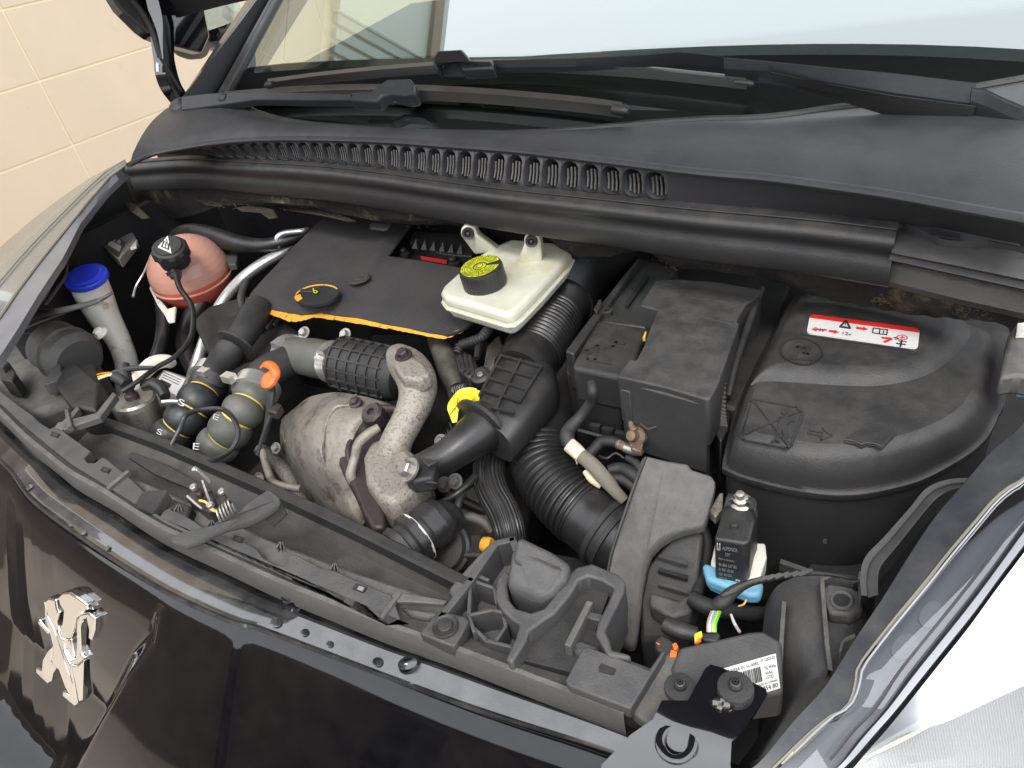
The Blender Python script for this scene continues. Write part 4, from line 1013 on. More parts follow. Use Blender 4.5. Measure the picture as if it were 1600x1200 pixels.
def refine(G, n):
    G = [[Vector(t) for t in cr([tuple(p) for p in r_], n)] for r_ in G]
    C = list(zip(*G)); C = [[Vector(t) for t in cr([tuple(p) for p in c_], n)] for c_ in C]
    return [list(r_) for r_ in zip(*C)]
G = refine(G, 3)
mb = MB(); mb.grid(G, 'shield')
brd = G[0] + [r_[-1] for r_ in G[1:]] + G[-1][::-1][1:] + [r_[0] for r_ in G[::-1][1:-1]]
mb.grid([brd, [p + Vector((0, .012, -.012)) for p in brd], [p + Vector((0, .02, -.05)) for p in brd]], 'shield', True); mb.put('shield_pressing', hs, smooth=60)
mb = MB(); mb.tube(T([(556, 618, .846, 3), (548, 632, .853, 3), (524, 637, .853, 3), (510, 662, .846, 3), (504, 690, .838, 3), (503, 712, .828, 3), (520, 760, .79, 3), (556, 812, .76, 3)]), 'shield', seg=8, sub=4); mb.put('pressed_ridge', hs)
q = MB(); q.lathe(at(556, 630, .855), (0, -.3, .9), [(.008, -.003), (.008, .002), (.005, .003), (.005, .007), (.001, .008)], 'darksteel', 16); q.put('shield_bolt', hs)
MB().prism(A([(438, 655), (446, 645), (460, 650), (452, 690), (442, 690), (436, 672)], .792), .03, 'shield').put('shield_flange', hs, bevel=.004)
# exhaust manifold plate (dark, purple brown)
MB().prism(A([(528, 722), (532, 700), (545, 670), (560, 650), (580, 632), (622, 640), (640, 660), (600, 700), (590, 740), (598, 790), (600, 822), (580, 826), (566, 800), (552, 765)], .826), .03, 'darksteel').put('exhaust_housing', car, bevel=.004)
mb = MB(); mb.tube(T([(620, 640, .842, 7), (585, 640, .842, 7), (562, 662, .84, 6), (548, 690, .835, 6), (546, 716, .83, 6), (560, 750, .815, 7), (580, 790, .79, 7)]), 'darksteel', seg=10); mb.put('clamp_band', car)
q = MB(); q.lathe(at(586, 650, .848), (0, -.35, .9), [(.014, -.01), (.014, .008), (.011, .011), (.005, .011), (.005, .006), (.001, .006)], 'darksteel', 8); q.put('drain_bolt', car)
pipe('oil_feed_pipe', car, 'shield', [(592, 668, .858, 7), (576, 678, .856, 8), (560, 694, .850, 8), (554, 716, .842, 7), (548, 740, .83, 8), (552, 752, .82, 9)], seg=14)
pipe('oil_return_pipe', car, 'darksteel', [(570, 770, .78, 9), (576, 800, .77, 10), (584, 826, .76, 9)], seg=12)
# small stays left of shield
pipe('stay_rod', car, 'shield', [(410, 705, .80, 6), (418, 735, .79, 6), (430, 755, .785, 6), (470, 764, .78, 6)], seg=10)
pipe('loom_lead', car, 'blackmat', [(432, 632, .85, 3), (420, 655, .84, 3), (408, 690, .83, 3), (402, 712, .82, 3)], seg=8)
MB().prism(A([(414, 632), (424, 622), (440, 632), (430, 645), (418, 642)], .852), .012, 'darksteel').put('loom_clip', car, bevel=.002)
# lower shadowed clutter, each a real bracket or hose deeper in the bay
for i, (pts_, k_) in enumerate((([(404, 700, .72, 10), (440, 730, .70, 12), (480, 790, .68, 10)], 'cast'), ([(600, 770, .72, 14), (660, 760, .72, 14), (740, 700, .72, 12)], 'blackmat'), ([(640, 720, .76, 8), (700, 770, .74, 8), (760, 800, .72, 8)], 'darksteel'), ([(700, 720, .78, 12), (740, 680, .78, 12), (780, 650, .78, 10)], 'blackmat'), ([(690, 560, .80, 8), (720, 620, .78, 9), (700, 690, .76, 8)], 'blackmat'))):
    pipe('lower_hose', car, k_, pts_, seg=12)
MB().prism(A([(380, 740), (430, 690), (480, 700), (500, 800), (420, 800)], .66), .05, 'darksteel').put('engine_block', car, bevel=.01)
MB().prism(A([(580, 520), (760, 520), (860, 640), (820, 830), (640, 860), (560, 780), (560, 600)], .68), .08, 'blackmat').put('engine_block', car, bevel=.01)
MB().prism(A([(640, 780), (700, 780), (770, 740), (770, 820), (700, 860)], .72), .03, 'cast').put('alternator_bracket', car, bevel=.006)
for x, y, z_, r_ in ((668, 775, .78, .007), (695, 757, .79, .006), (712, 752, .80, .006), (640, 795, .775, .007), (690, 690, .80, .006), (405, 748, .74, .006), (432, 700, .78, .005)):
    q = MB(); bolt(q, at(x, y, z_), (.1, -.6, .6), r_, 'steel'); q.put('bolt', car)

# EGR / vacuum connectors left of the big duct
pipe('egr_pipe', car, 'trough0', [(684, 530, .85, 17), (696, 560, .85, 18), (706, 590, .845, 18), (714, 608, .84, 15)], seg=20)
cn_ = empty('sensor_connector', at(725, 585, .86), car, label='black two way plug with a ribbed cable above the yellow clip')
MB().prism(A([(710, 556), (722, 545), (742, 558), (748, 580), (732, 590), (716, 578)], .875), .03, 'black').put('plug_body', cn_, bevel=.003)
for i in range(3): MB().prism(A([(715 + 8 * i, 551 + 2 * i), (720 + 8 * i, 549 + 2 * i), (728 + 7 * i, 576 + 3 * i), (722 + 7 * i, 580 + 3 * i)], .878), .004, 'black').put('plug_rib', cn_, bevel=.0008)
pipe('ribbed_cable', cn_, 'blackmat', [(714, 552, .88, 6), (720, 540, .885, 7), (735, 534, .89, 7), (752, 527, .895, 7), (765, 512, .895, 7)], seg=12, rib=(.004, .001, 0, 1))
pipe('cable', cn_, 'blacksat', [(745, 560, .88, 5), (748, 540, .885, 6), (756, 522, .89, 6), (770, 508, .89, 5)], seg=10)
q = MB(); q.lathe(at(752, 588, .872), (0, -.3, .9), [(.012, -.006), (.012, .003), (.008, .005), (.001, .005)], 'black', 20); bolt(q, at(752, 588, .875), (0, -.3, .9), .004, 'steel', False); q.put('sensor_bolt', cn_)
mb = MB(); mb.prism(A([(696, 604), (728, 596), (734, 606), (730, 628), (704, 634)], .86), .02, 'black'); write(mb, '41005', quadmap(A([(704, 606), (724, 601), (728, 610), (706, 616)], .8605)), 0, 0, 1, 1, 'greyink', Vector((0, 0, 1))); write(mb, 'A16', quadmap(A([(706, 618), (724, 613), (726, 620), (708, 626)], .8605)), 0, 0, 1, 1, 'greyink', Vector((0, 0, 1))); mb.put('sensor_body', cn_, bevel=.002)
MB().prism(A([(748, 610), (760, 540), (780, 520), (790, 545), (765, 600)], .84), .02, 'cast').put('thermostat_face', car, bevel=.004)
# yellow clip
yc = cr([(736, 620, .884), (726, 618, .886), (712, 620, .886), (702, 627, .884), (699, 638, .880), (702, 648, .875)], 6)
mb = MB(); P = [at(*p) for p in yc]
mb.grid([[p + Vector((.004, .008, .006)) for p in P], P, [p + Vector((.004, -.003, -.008)) for p in P], [p + Vector((.008, 0, -.008)) for p in P], [p + Vector((.008, .008, .004)) for p in P]], 'yellow', False); mb.prism(A([(728, 616), (738, 614), (740, 622), (734, 628), (726, 622)], .89), .006, 'yellow'); mb.put('yellow_clip', car, bevel=0, smooth=40)
pipe('bright_stub', car, 'chrome', [(704, 668, .83, 10), (708, 684, .83, 11), (700, 694, .82, 9)], seg=16)

# ================================================================== BIG DUCTS
du = empty('air_duct', at(820, 560, .78), car, label='large black air duct running from under the cowl to the turbo')
pipe('upper_pipe', du, 'blacksat', [(990, 370, .85, 46), (955, 396, .86, 48), (920, 428, .866, 47), (895, 458, .868, 46), (884, 474, .868, 45)], seg=36)
pipe('bellows', du, 'blacksat', [(893, 462, .868, 41), (868, 497, .868, 41), (850, 525, .868, 45), (828, 560, .868, 46), (812, 584, .866, 45)], seg=36, rib=(.0074, .0014, 0.30, .80), sub=8)
# flattened resonator section with raised grid
def loft(pairs, k, name, parent, z_, th_, flat=.62, smooth=60):
    mb = MB(); rows = []
    for (x1, y1, x2, y2, zz) in cr(pairs, 4):
        a, b = at(x1, y1, zz), at(x2, y2, zz); c_ = (a + b) / 2; u_ = (b - a) / 2; hh = u_.length * flat
        row = []
        for q in range(24):
            th_a = 2 * math.pi * q / 24; cc_, ss_ = math.cos(th_a), math.sin(th_a)
            row.append(c_ + u_ * math.copysign(abs(cc_) ** .6, cc_) + Vector((0, 0, 1)) * hh * (math.copysign(abs(ss_) ** .6, ss_) - .6))
        rows.append(row)
    mb.grid(rows, k, True); mb.face(rows[0][::-1], k); mb.face(rows[-1], k); mb.put(name, parent, smooth=smooth); return rows
bx_ = loft([(796, 540, 868, 580, .868), (783, 552, 868, 598, .876), (768, 580, 852, 622, .877), (752, 606, 834, 644, .876), (738, 630, 814, 668, .872), (728, 652, 796, 690, .864)], 'black', 'duct_box', du, 0, 0)
zt = .893
def rg(pts_, w_, zz):
    m_ = MB(); P = [at(*p, zz(p) if callable(zz) else zz) for p in pts_]; m_.ribbon(P, w_, 'black', Vector((0, 0, 1)), .0018); m_.put('duct_rib', du)
zf = lambda p: .8905 - .00005 * (p[1] - 560)
for q in ([(783, 556), (846, 574)], [(775, 574), (836, 592)], [(765, 592), (824, 610)], [(755, 610), (812, 628)], [(783, 556), (750, 618)], [(814, 562), (782, 624), (776, 640)], [(846, 574), (812, 628)], [(770, 638), (802, 646)]):
    rg(q, .003, zf)
pipe('lower_elbow', du, 'blacksat', [(768, 655, .862, 38), (750, 674, .860, 36), (722, 696, .858, 30), (700, 712, .854, 27), (676, 724, .85, 25), (650, 734, .845, 22)], seg=30)
mb = MB(); p = at(753, 664, .863); d = (at(722, 696, .858) - at(766, 650, .865)).normalized(); mb.lathe(p, d, [(.031, -.003), (.0345, -.002), (.0345, .002), (.031, .003)], 'black', 34); mb.put('duct_seam', du)
MB().prism(A([(628, 722), (652, 716), (682, 722), (676, 746), (644, 752), (632, 744)], .872), .018, 'blackmat').put('duct_bracket', du, bevel=.003)
q = MB(); bolt(q, at(641, 735, .876), (-.3, -.5, .8), .0085, 'steel'); q.put('bracket_bolt', du)
MB().prism(A([(652, 712), (684, 720), (668, 728)], .884), .004, 'blackmat').put('duct_fin', du, bevel=.001)
MB().prism(A([(640, 752), (684, 754), (664, 746)], .868), .004, 'blackmat').put('duct_fin', du, bevel=.001)

du2 = empty('air_hose', at(880, 740, .74), car, label='fat black air hose with a corrugated bend down to the air box')
pipe('smooth_section', du2, 'blacksat', [(905, 560, .80, 46), (872, 600, .81, 50), (850, 640, .812, 50), (842, 685, .805, 50), (850, 715, .80, 50)], seg=36)
pipe('corrugated_section', du2, 'blacksat', [(845, 700, .805, 49), (852, 732, .80, 50), (868, 758, .795, 51), (890, 782, .79, 53), (914, 802, .785, 55)], seg=44, rib=(.0068, .0022, .02, 1), sub=8)
pipe('collar_section', du2, 'blacksat', [(905, 795, .787, 54), (925, 812, .783, 54), (945, 828, .780, 55), (985, 858, .77, 60)], seg=40)
mb = MB(); p = at(948, 831, .779); d = (at(985, 858, .77) - at(925, 812, .783)).normalized(); r = rpx(p, 57); mb.lathe(p, d, [(r * .95, -.006), (r * 1.03, -.005), (r * 1.03, .001), (r * .98, .002), (r * .98, .007), (r * 1.04, .008), (r * 1.04, .012), (r * .95, .013)], 'blackmat', 44); mb.put('hose_band', du2, smooth=35)
# ribbed coolant hose
rh = MB(); base_h = T([(790, 690, .80, 24), (772, 712, .80, 25), (764, 740, .798, 25), (770, 770, .79, 25), (786, 800, .78, 25), (796, 830, .77, 25), (796, 860, .75, 25)])
C_ = cr([(p.x, p.y, p.z, r) for p, r in base_h], 6)
rows = []; prev = None
for i, t_ in enumerate(C_):
    p = Vector(t_[:3]); d = (Vector(C_[min(i + 1, len(C_) - 1)][:3]) - Vector(C_[max(i - 1, 0)][:3])).normalized()
    u_ = d.cross(Vector((0, 0, 1))).normalized() if prev is None else (prev - d * prev.dot(d)).normalized(); prev = u_; v_ = d.cross(u_)
    rows.append([p + (u_ * math.cos(2 * math.pi * q / 96) + v_ * math.sin(2 * math.pi * q / 96)) * t_[3] * (1 + .028 * (1 if (q % 4) < 2 else -1)) for q in range(96)])
rh.grid(rows, 'blacksat', True); rh.put('radiator_hose', car, smooth=20)
# thermostat connector (lobed cap with wire clip)
tc = empty('thermostat_connector', at(670, 840, .76), car, label='black quick connector with a sprung wire clip, behind the radiator')
pa = at(640, 852, .80); pb = at(705, 800, .80); d = (pa - pb).normalized()
mb = MB(); r = rpx(pa, 36); mb.lathe(at(660, 832, .815), d, [(r * .6, -.034), (r * .92, -.026), (r * 1.02, -.018), (r * 1.02, -.002), (r * .9, .0), (r * .9, .004), (r * 1.12, .006), (r * 1.12, .016), (r * .95, .018), (r * .95, .024), (r * 1.05, .026), (r * 1.0, .034), (r * .7, .036)], 'black', 42, lobes=(7, .03, r * 1.01)); mb.put('connector_body', tc, smooth=35)
mb = MB(); mb.lathe(at(653, 838, .815), d, [(r * 1.08, -.0012), (r * 1.17, 0), (r * 1.08, .0012)], 'cream', 36); mb.put('wire_clip', tc)
pipe('connector_elbow', tc, 'black', [(668, 824, .812, 22), (684, 808, .815, 24), (698, 808, .805, 24), (706, 826, .785, 24), (708, 850, .77, 22)], seg=22)
mb = MB(); mb.lathe(at(696, 858, .775), Vector((.1, -.55, .8)), [(.026, -.02), (.029, -.004), (.029, .004), (.026, .006), (.024, .012)], 'black', 32); mb.put('connector_ring', tc)
pipe('connector_spigot', tc, 'black', [(640, 850, .80, 22), (622, 862, .79, 22), (606, 874, .78, 20)], seg=22)
pipe('grey_conduit', car, 'greyl', [(708, 812, .78, 7), (730, 808, .78, 8), (752, 814, .775, 8), (768, 830, .765, 7)], seg=12)
pipe('grey_conduit', car, 'greyl', [(712, 868, .76, 8), (735, 884, .755, 8), (760, 888, .75, 8)], seg=12)
pipe('alternator_cap', car, 'orange', [(754, 850, .79, 11), (762, 852, .79, 13), (768, 853, .79, 12)], seg=16)
MB().prism(A([(716, 838), (752, 832), (758, 850), (752, 868), (718, 868)], .78), .02, 'blackmat').put('alternator_plug', car, bevel=.003)
pipe('small_hose', car, 'blacksat', [(660, 800, .80, 5), (700, 780, .81, 6), (722, 765, .815, 6), (742, 745, .815, 6)], seg=10)
pipe('small_hose', car, 'blacksat', [(700, 815, .80, 6), (712, 800, .805, 7), (718, 780, .81, 7), (725, 770, .81, 6)], seg=10)

# ================================================================== BATTERY
bt = empty('battery', at(1040, 560, .72), car, label='battery under a stepped grey cover in its black tray')
ZT = .905
MB().prism(A([(884, 580), (886, 552), (905, 522), (935, 480), (948, 462), (1000, 400), (1240, 430), (1210, 520), (1170, 600), (1150, 640), (1108, 628), (1080, 612), (968, 588), (900, 590)], ZT - .030), .16, 'blackmat').put('tray', bt, bevel=.004)
MB().prism([at(883, 548, ZT + .004), at(896, 553, ZT + .004), at(933, 500, ZT + .004), (at(1003, 405, ZT + .004)), at(996, 402, ZT + .004), at(925, 492, ZT + .004)], .05, 'black').put('tray_edge', bt, bevel=.002)
MB().prism(A([(893, 574), (898, 560), (932, 500), (1018, 512), (1000, 540), (984, 600), (964, 588)], ZT), .045, 'lid').put('battery_case', bt, bevel=.005, seg=3)
MB().prism(A([(932, 502), (944, 478), (948, 464), (1003, 404), (1060, 420), (1040, 440), (1012, 480), (1010, 512)], ZT - .004), .045, 'black').put('battery_case', bt, bevel=.003)
MB().prism(A([(975, 476), (1008, 428), (1014, 430), (981, 478)], ZT + .0005), .004, 'void').put('case_groove', bt)
q = MB(); q.lathe(at(947, 487, ZT), (0, 0, 1), [(.008, -.004), (.008, .002), (.005, .003), (.004, 0), (.001, 0)], 'black', 16); q.put('case_peg', bt)
MB().prism(A([(927, 482), (935, 467), (940, 466), (941, 474), (932, 487)], ZT + .01), .02, 'black').put('tray_lug', bt, bevel=.002)
cov = [(964, 588), (967, 582), (984, 561), (994, 562), (1006, 540), (1010, 528), (1016, 512), (1028, 484), (1001, 477), (1003, 470), (1024, 438), (1060, 436), (1120, 440), (1190, 452), (1186, 462), (1165, 476), (1152, 500), (1154, 510), (1140, 548), (1122, 600), (1110, 622), (1104, 624), (1080, 617), (1040, 605), (1000, 596)]
MB().prism(A(cov, ZT + .020), .055, 'batt').put('terminal_cover', bt, bevel=.003, seg=3)
mb = MB(); mb.ribbon(A([(1094, 495), (1130, 504), (1153, 508)], ZT + .020), .0016, 'grey', Vector((0, 0, 1)), .0008); mb.ribbon(A([(1080, 465), (1146, 474)], ZT + .020), .0012, 'grey', Vector((0, 0, 1)), .0006); mb.ribbon(A([(1024, 442), (1050, 445)], ZT + .02), .0012, 'grey', Vector((0, 0, 1)), .0006); mb.put('cover_crease', bt)
# cover front skirt
MB().prism([p for p in A([(966, 590), (1000, 599), (1040, 609), (1080, 620), (1104, 627), (1104, 632), (1080, 626), (1040, 615), (1000, 604), (968, 595)], ZT + .014)], .085, 'batt').put('cover_skirt', bt, bevel=.002)
MB().prism(A([(969, 602), (985, 606), (985, 612), (969, 608)], ZT + .006), .05, 'batt').put('cover_rib', bt, bevel=.002)
MB().prism(A([(1078, 632), (1106, 640), (1108, 634), (1104, 628)], ZT + .0), .13, 'batt').put('cover_leg', bt, bevel=.003)
MB().prism(A([(900, 592), (966, 606), (968, 600), (902, 586)], ZT - .016), .07, 'black').put('case_front', bt, bevel=.003)
mb = MB()
for i in range(4): mb.box(at(930 + 20 * i, 668 + 6 * i, .84) , (.006, 0, 0), (0, .003, 0), (0, 0, .004), 'black')
mb.ribbon(A([(905, 672), (990, 695)], .84), .003, 'black', Vector((0, -.7, .7)), .002); mb.put('tray_rib', bt)
for x, y, rot in ((1009, 522, 1), (1180, 460, 1)):
    MB().prism(A([(x - 5, y + 6), (x - 1, y - 4), (x + 1, y - 4), (x - 1, y + 6)], ZT + .014), .004, 'stripe').put('brass_terminal', bt)
t = MB(); Q = A([(916, 548), (934, 540), (930, 562), (918, 562)], ZT); n = Vector((0, 0, 1)); t.ribbon([Q[0], Q[1], Q[2], Q[3], Q[0]], .003, 'blackmat', n, .0008); t.ribbon(A([(945, 545), (958, 542), (962, 535), (975, 538)], ZT), .004, 'blackmat', n, .0008); t.ribbon(A([(922, 564), (955, 570)], ZT), .0014, 'blackmat', n, .0008); t.put('moulded_symbol', bt)
q = MB(); q.lathe(at(921, 592, ZT - .012), (-.2, -.9, .2), [(.007, 0), (.007, .002), (.005, .002), (.004, 0)], 'black', 18); q.put('case_plug', bt)
t = MB(); n = Vector((.1, -.9, .3)).normalized(); t.ribbon([p + n * .004 for p in A([(1003, 660), (1014, 668), (1027, 664)], .875)], .0016, 'grey', n, .001); t.put('moulded_symbol', bt)
# twisted loom between battery and fuse box
tw = MB(); P = cr([(1140, 520, .91), (1132, 560, .905), (1126, 600, .895), (1126, 640, .88), (1128, 665, .865)], 6)
tw.tube([(at(*p), .006) for p in P], 'blackmat', seg=10, sub=1)
for i in range(len(P) - 1):
    a, b = at(*P[i]), at(*P[i + 1]); tw.ribbon([a + Vector((-.007, -.004, .004)), b + Vector((.006, -.004, .004))], .0025, 'grey', Vector((0, -.8, .6)), .002)
tw.put('taped_loom', car)
pipe('loom_branch', car, 'blackmat', [(1190, 450, .92, 5), (1172, 500, .91, 6), (1152, 560, .90, 6), (1138, 620, .885, 5)], seg=10)
MB().prism(A([(1118, 675), (1125, 650), (1140, 640), (1138, 668), (1126, 690)], .87), .05, 'black').put('divider_plate', car, bevel=.002)

# battery leads
pipe('battery_lead', bt, 'blackmat', [(924, 598, .905, 8), (926, 612, .90, 9), (924, 628, .885, 9), (908, 650, .870, 9), (890, 670, .862, 11), (886, 684, .858, 12), (893, 700, .852, 10)], seg=14)
mb = MB(); mb.tube(T([(888, 694, .855, 12), (900, 704, .85, 12), (912, 716, .845, 11)]), 'tape', seg=14); mb.prism(A([(896, 712), (900, 722), (902, 724), (899, 712)], .84), .002, 'tape'); mb.put('tape_wrap', bt)
pipe('braided_lead', bt, 'braid', [(908, 712, .847, 11), (925, 726, .842, 12), (945, 748, .832, 12), (962, 768, .822, 10), (976, 782, .815, 8)], seg=18)
pipe('braided_lead', bt, 'tape', [(916, 735, .83, 7), (926, 748, .825, 8), (940, 758, .82, 7)], seg=12)
pipe('battery_lead', bt, 'blackmat', [(918, 712, .83, 9), (930, 700, .835, 9), (940, 690, .84, 9), (958, 690, .842, 9), (970, 695, .842, 8)], seg=12)
mb = MB(); mb.tube(T([(966, 694, .845, 8), (980, 700, .845, 7)]), 'copper', seg=12); mb.tube(T([(976, 699, .846, 8), (994, 704, .845, 9), (1002, 702, .845, 8)]), 'steel', seg=12); mb.put('cable_lug', bt)
mb = MB(); mb.tube(T([(987, 650, .875, 4), (986, 664, .87, 5), (992, 674, .866, 8)]), 'copper', seg=10); mb.lathe(at(995, 682, .86), (-.1, -.7, .6), [(.009, -.006), (.010, .002), (.006, .006), (.005, .014), (.001, .015)], 'copper', 12); mb.prism(A([(980, 668), (998, 672), (1006, 684), (1002, 706), (986, 700), (982, 684)], .860), .006, 'copper'); mb.put('terminal_clamp', bt, bevel=.001)
pipe('battery_lead', bt, 'blackmat', [(950, 735, .83, 8), (970, 732, .83, 10), (990, 742, .83, 10), (1004, 760, .82, 10)], seg=12)
pipe('battery_lead', bt, 'blackmat', [(950, 748, .825, 7), (968, 748, .825, 9), (985, 757, .82, 9), (1000, 770, .815, 8)], seg=12)
pipe('battery_lead', bt, 'blackmat', [(980, 715, .835, 6), (992, 722, .835, 7), (1004, 736, .832, 8)], seg=12)
pipe('small_lead', bt, 'darksteel', [(936, 712, .83, 2), (948, 716, .83, 2), (962, 708, .832, 2), (975, 716, .83, 2)], seg=6)

# deflector panel ahead of the battery
df = empty('air_intake_guard', at(1030, 860, .70), car, label='curved grey air intake guard between the air hose and the relay')
ptsd = [(1003, 713, .865), (1012, 712, .865), (1040, 718, .866), (1076, 724, .868), (1080, 732, .867), (1112, 742, .868), (1118, 752, .867), (1116, 765, .864), (1104, 812, .850), (1100, 820, .848), (1070, 826, .842), (1050, 834, .838), (1032, 846, .832), (1018, 862, .824), (1010, 885, .812), (1004, 920, .795), (1000, 960, .775), (994, 1004, .755), (985, 1010, .752), (960, 996, .755), (955, 985, .76), (950, 920, .79), (946, 892, .80), (952, 862, .812), (962, 830, .825), (974, 795, .838), (988, 755, .852)]
topd = [at(*p) for p in ptsd]
def patch(pts_, k, name, parent, th_=.004, depth_=.02, step=.02, smooth=50, label=None):
    bm = bmesh.new(); vs = [bm.verts.new(p) for p in pts_]; bm.faces.new(vs)
    bmesh.ops.triangulate(bm, faces=bm.faces[:])
    V = [v.co.copy() for v in bm.verts]; bm.verts.index_update(); Fz = [[v.index for v in f.verts] for f in bm.faces]; bm.free()
    mb = MB(); mb.add(V, Fz, k); mb.grid([pts_, [p + Vector((0, 0, -depth_)) for p in pts_]], k, True); return mb.put(name, parent, smooth=smooth, label=label)
gd = MB(); gd.prism(topd, .012, 'greyl'); gd.put('guard_face', df, bevel=.003, seg=3, smooth=40)
mb = MB(); mb.tube([(topd[i] + Vector((.003, -.002, .0)), .0016) for i in range(22, 27)] + [(topd[0] + Vector((.004, 0, 0)), .0016)], 'black', seg=6); mb.put('guard_seam', df)
MB().prism([at(1010, 885, .80), at(1050, 836, .82), at(1100, 825, .83), at(1090, 900, .80), at(1060, 985, .76), at(1040, 1000, .75), at(1000, 1000, .745), at(1002, 940, .77)], .06, 'grey').put('guard_inner', df, bevel=.004)
for i in range(4):
    MB().prism([p + Vector((0, 0, .001)) for p in A([(1030, 866 + i * 22), (1075, 878 + i * 22), (1074, 884 + i * 22), (1028, 871 + i * 22)], .812 - .010 * i)], .004, 'void' if i % 2 else 'grey').put('guard_louvre', df)
MB().prism(A([(1016, 925), (1060, 938), (1085, 920), (1080, 955), (1050, 965), (1015, 945)], .788), .02, 'greyl').put('guard_step', df, bevel=.003)

# ================================================================== FUSE BOX
fb = empty('fuse_box', at(1350, 650, .65), car, label='large rounded black fuse box lid with a red and white warning sticker')
FZ = .880
rimp = [(1128, 732), (1130, 716), (1138, 680), (1150, 630), (1165, 590), (1200, 520), (1236, 452), (1300, 450), (1450, 480), (1560, 505), (1578, 530), (1572, 620), (1560, 650), (1545, 680), (1520, 705), (1480, 730), (1440, 750), (1400, 762), (1350, 772), (1310, 774), (1270, 771), (1220, 762), (1160, 746)]
rimc = cr([tuple(at(x, y, FZ - .006)) for x, y in rimp] + [tuple(at(*rimp[0], FZ - .006))], 4)[:-1]
# layered lid: rim, side wall, crown, step, upper plateau
def loop(pts_, z, n=120):
    P = [at(x, y, z) for x, y in pts_]; P = [Vector(t) for t in cr([tuple(p) for p in P + [P[0]]], 8)][:-1]
    L = [0]
    for i in range(len(P)): L.append(L[-1] + (P[(i + 1) % len(P)] - P[i]).length)
    out = []
    for q in range(n):
        d = L[-1] * q / n; i = max(j for j in range(len(P)) if L[j] <= d); t = (d - L[i]) / max(1e-9, L[i + 1] - L[i]); out.append(P[i].lerp(P[(i + 1) % len(P)], t))
    return out
def align(ref, lp):
    best = min(range(len(lp)), key=lambda s: (lp[s] - ref[0]).length); return lp[best:] + lp[:best]
A0_ = loop(rimp, FZ - .008)
crown = [(1146, 692), (1150, 668), (1160, 630), (1172, 600), (1205, 535), (1240, 466), (1300, 460), (1440, 486), (1535, 515), (1552, 545), (1545, 600), (1530, 640), (1505, 668), (1460, 692), (1410, 709), (1360, 718), (1310, 723), (1270, 722), (1220, 714), (1165, 702)]
A2_ = align(A0_, loop(crown, FZ + .022))
A1_ = [a.lerp(b, .62) + Vector((0, 0, -.006)) for a, b in zip(A0_, A2_)]
c_ = sum(A2_, Vector()) / len(A2_)
A3_ = [p.lerp(c_, .045) + Vector((0, 0, .0065)) for p in A2_]
A4_ = [p.lerp(c_, .10) + Vector((0, 0, .009)) for p in A2_]
Ab_ = [p + Vector((0, 0, -.16)) for p in A0_]
A00 = [p + Vector((0, 0, -.006)) for p in A0_]
mb = MB(); rim_in = [p.lerp(c_, .018) for p in A0_]
mb.grid([[p.lerp(c_, .03) + Vector((0, 0, -.16)) for p in A0_], [p.lerp(c_, .03) + Vector((0, 0, -.01)) for p in A0_]], 'blackmat', True); mb.put('box_body', fb, smooth=60)
mb = MB(); mb.grid([[p.lerp(c_, .02) + Vector((0, 0, -.010)) for p in A0_], A00, A0_, rim_in, [r.lerp(a, .5) + Vector((0, 0, -.001)) for r, a in zip(rim_in, A1_)], A1_, A2_, A3_, A4_], 'lid', True)
# fill the crown with a fan that falls to the middle step
mb.face(A4_, 'lid'); mb.put('lid_skirt', fb, smooth=75)
ZU = A4_[0].z
up_ = [(1172, 602), (1186, 575), (1225, 500), (1246, 466), (1300, 462), (1420, 482), (1500, 500), (1520, 520), (1505, 548), (1480, 572), (1450, 590), (1410, 602), (1360, 608), (1300, 606), (1240, 602), (1200, 600)]
B0 = loop(up_, ZU - .002); cu_ = sum(B0, Vector()) / len(B0)
B1 = [p.lerp(cu_, .07) + Vector((0, 0, .007)) for p in B0]; B2 = [p.lerp(cu_, .14) + Vector((0, 0, .011)) for p in B0]; B3 = [p.lerp(cu_, .24) + Vector((0, 0, .0125)) for p in B0]
mb = MB(); mb.grid([B0, B1, B2, B3], 'lid', True); mb.face(B3, 'lid'); mb.put('lid_plateau', fb, smooth=75)
ZP = B3[0].z
n = Vector((0, 0, 1))
# sticker
Q = A([(1266, 491), (1437, 514), (1434, 545), (1260, 520)], ZP + .0012)
qm = quadmap(Q)
def rrect(u0, v0, u1, v1, ru, rv, h=0):
    ps = []
    for (cu, cv, a0) in ((u1 - ru, v0 + rv, -90), (u1 - ru, v1 - rv, 0), (u0 + ru, v1 - rv, 90), (u0 + ru, v0 + rv, 180)):
        for a in range(0, 91, 18): ps.append(qm(cu + ru * math.cos(R(a0 + a)), cv + rv * math.sin(R(a0 + a))) + n * h)
    return ps
st = MB(); st.prism(rrect(0, 0, 1, 1, .045, .16), .0012, 'stickwhite'); st.put('warning_sticker', fb)
st = MB(); 
ps = [qm(.955, 0), qm(.99, .05), qm(1, .20), qm(0, .20), qm(.01, .05), qm(.045, 0)]
st.prism([p + n * .0006 for p in ps], .0006, 'stickred')
hh = .0006
st.ribbon([qm(.345, .12) , qm(.30, .48), qm(.395, .48), qm(.345, .12)], .0012, 'ink', n, .0014); write(st, '!', qm, .340, .24, .350, .42, 'ink', n, hh)
def arrow(u0, v, u1, w_, k):
    st.prism([qm(u0, v - w_ * .5) + n * hh, qm(u1 - .045, v - w_ * .5) + n * hh, qm(u1 - .045, v - w_) + n * hh, qm(u1, v) + n * hh, qm(u1 - .045, v + w_) + n * hh, qm(u1 - .045, v + w_ * .5) + n * hh, qm(u0, v + w_ * .5) + n * hh], .0006, k)
arrow(.45, .40, .555, .10, 'stickred'); arrow(.205, .76, .30, .10, 'stickred')
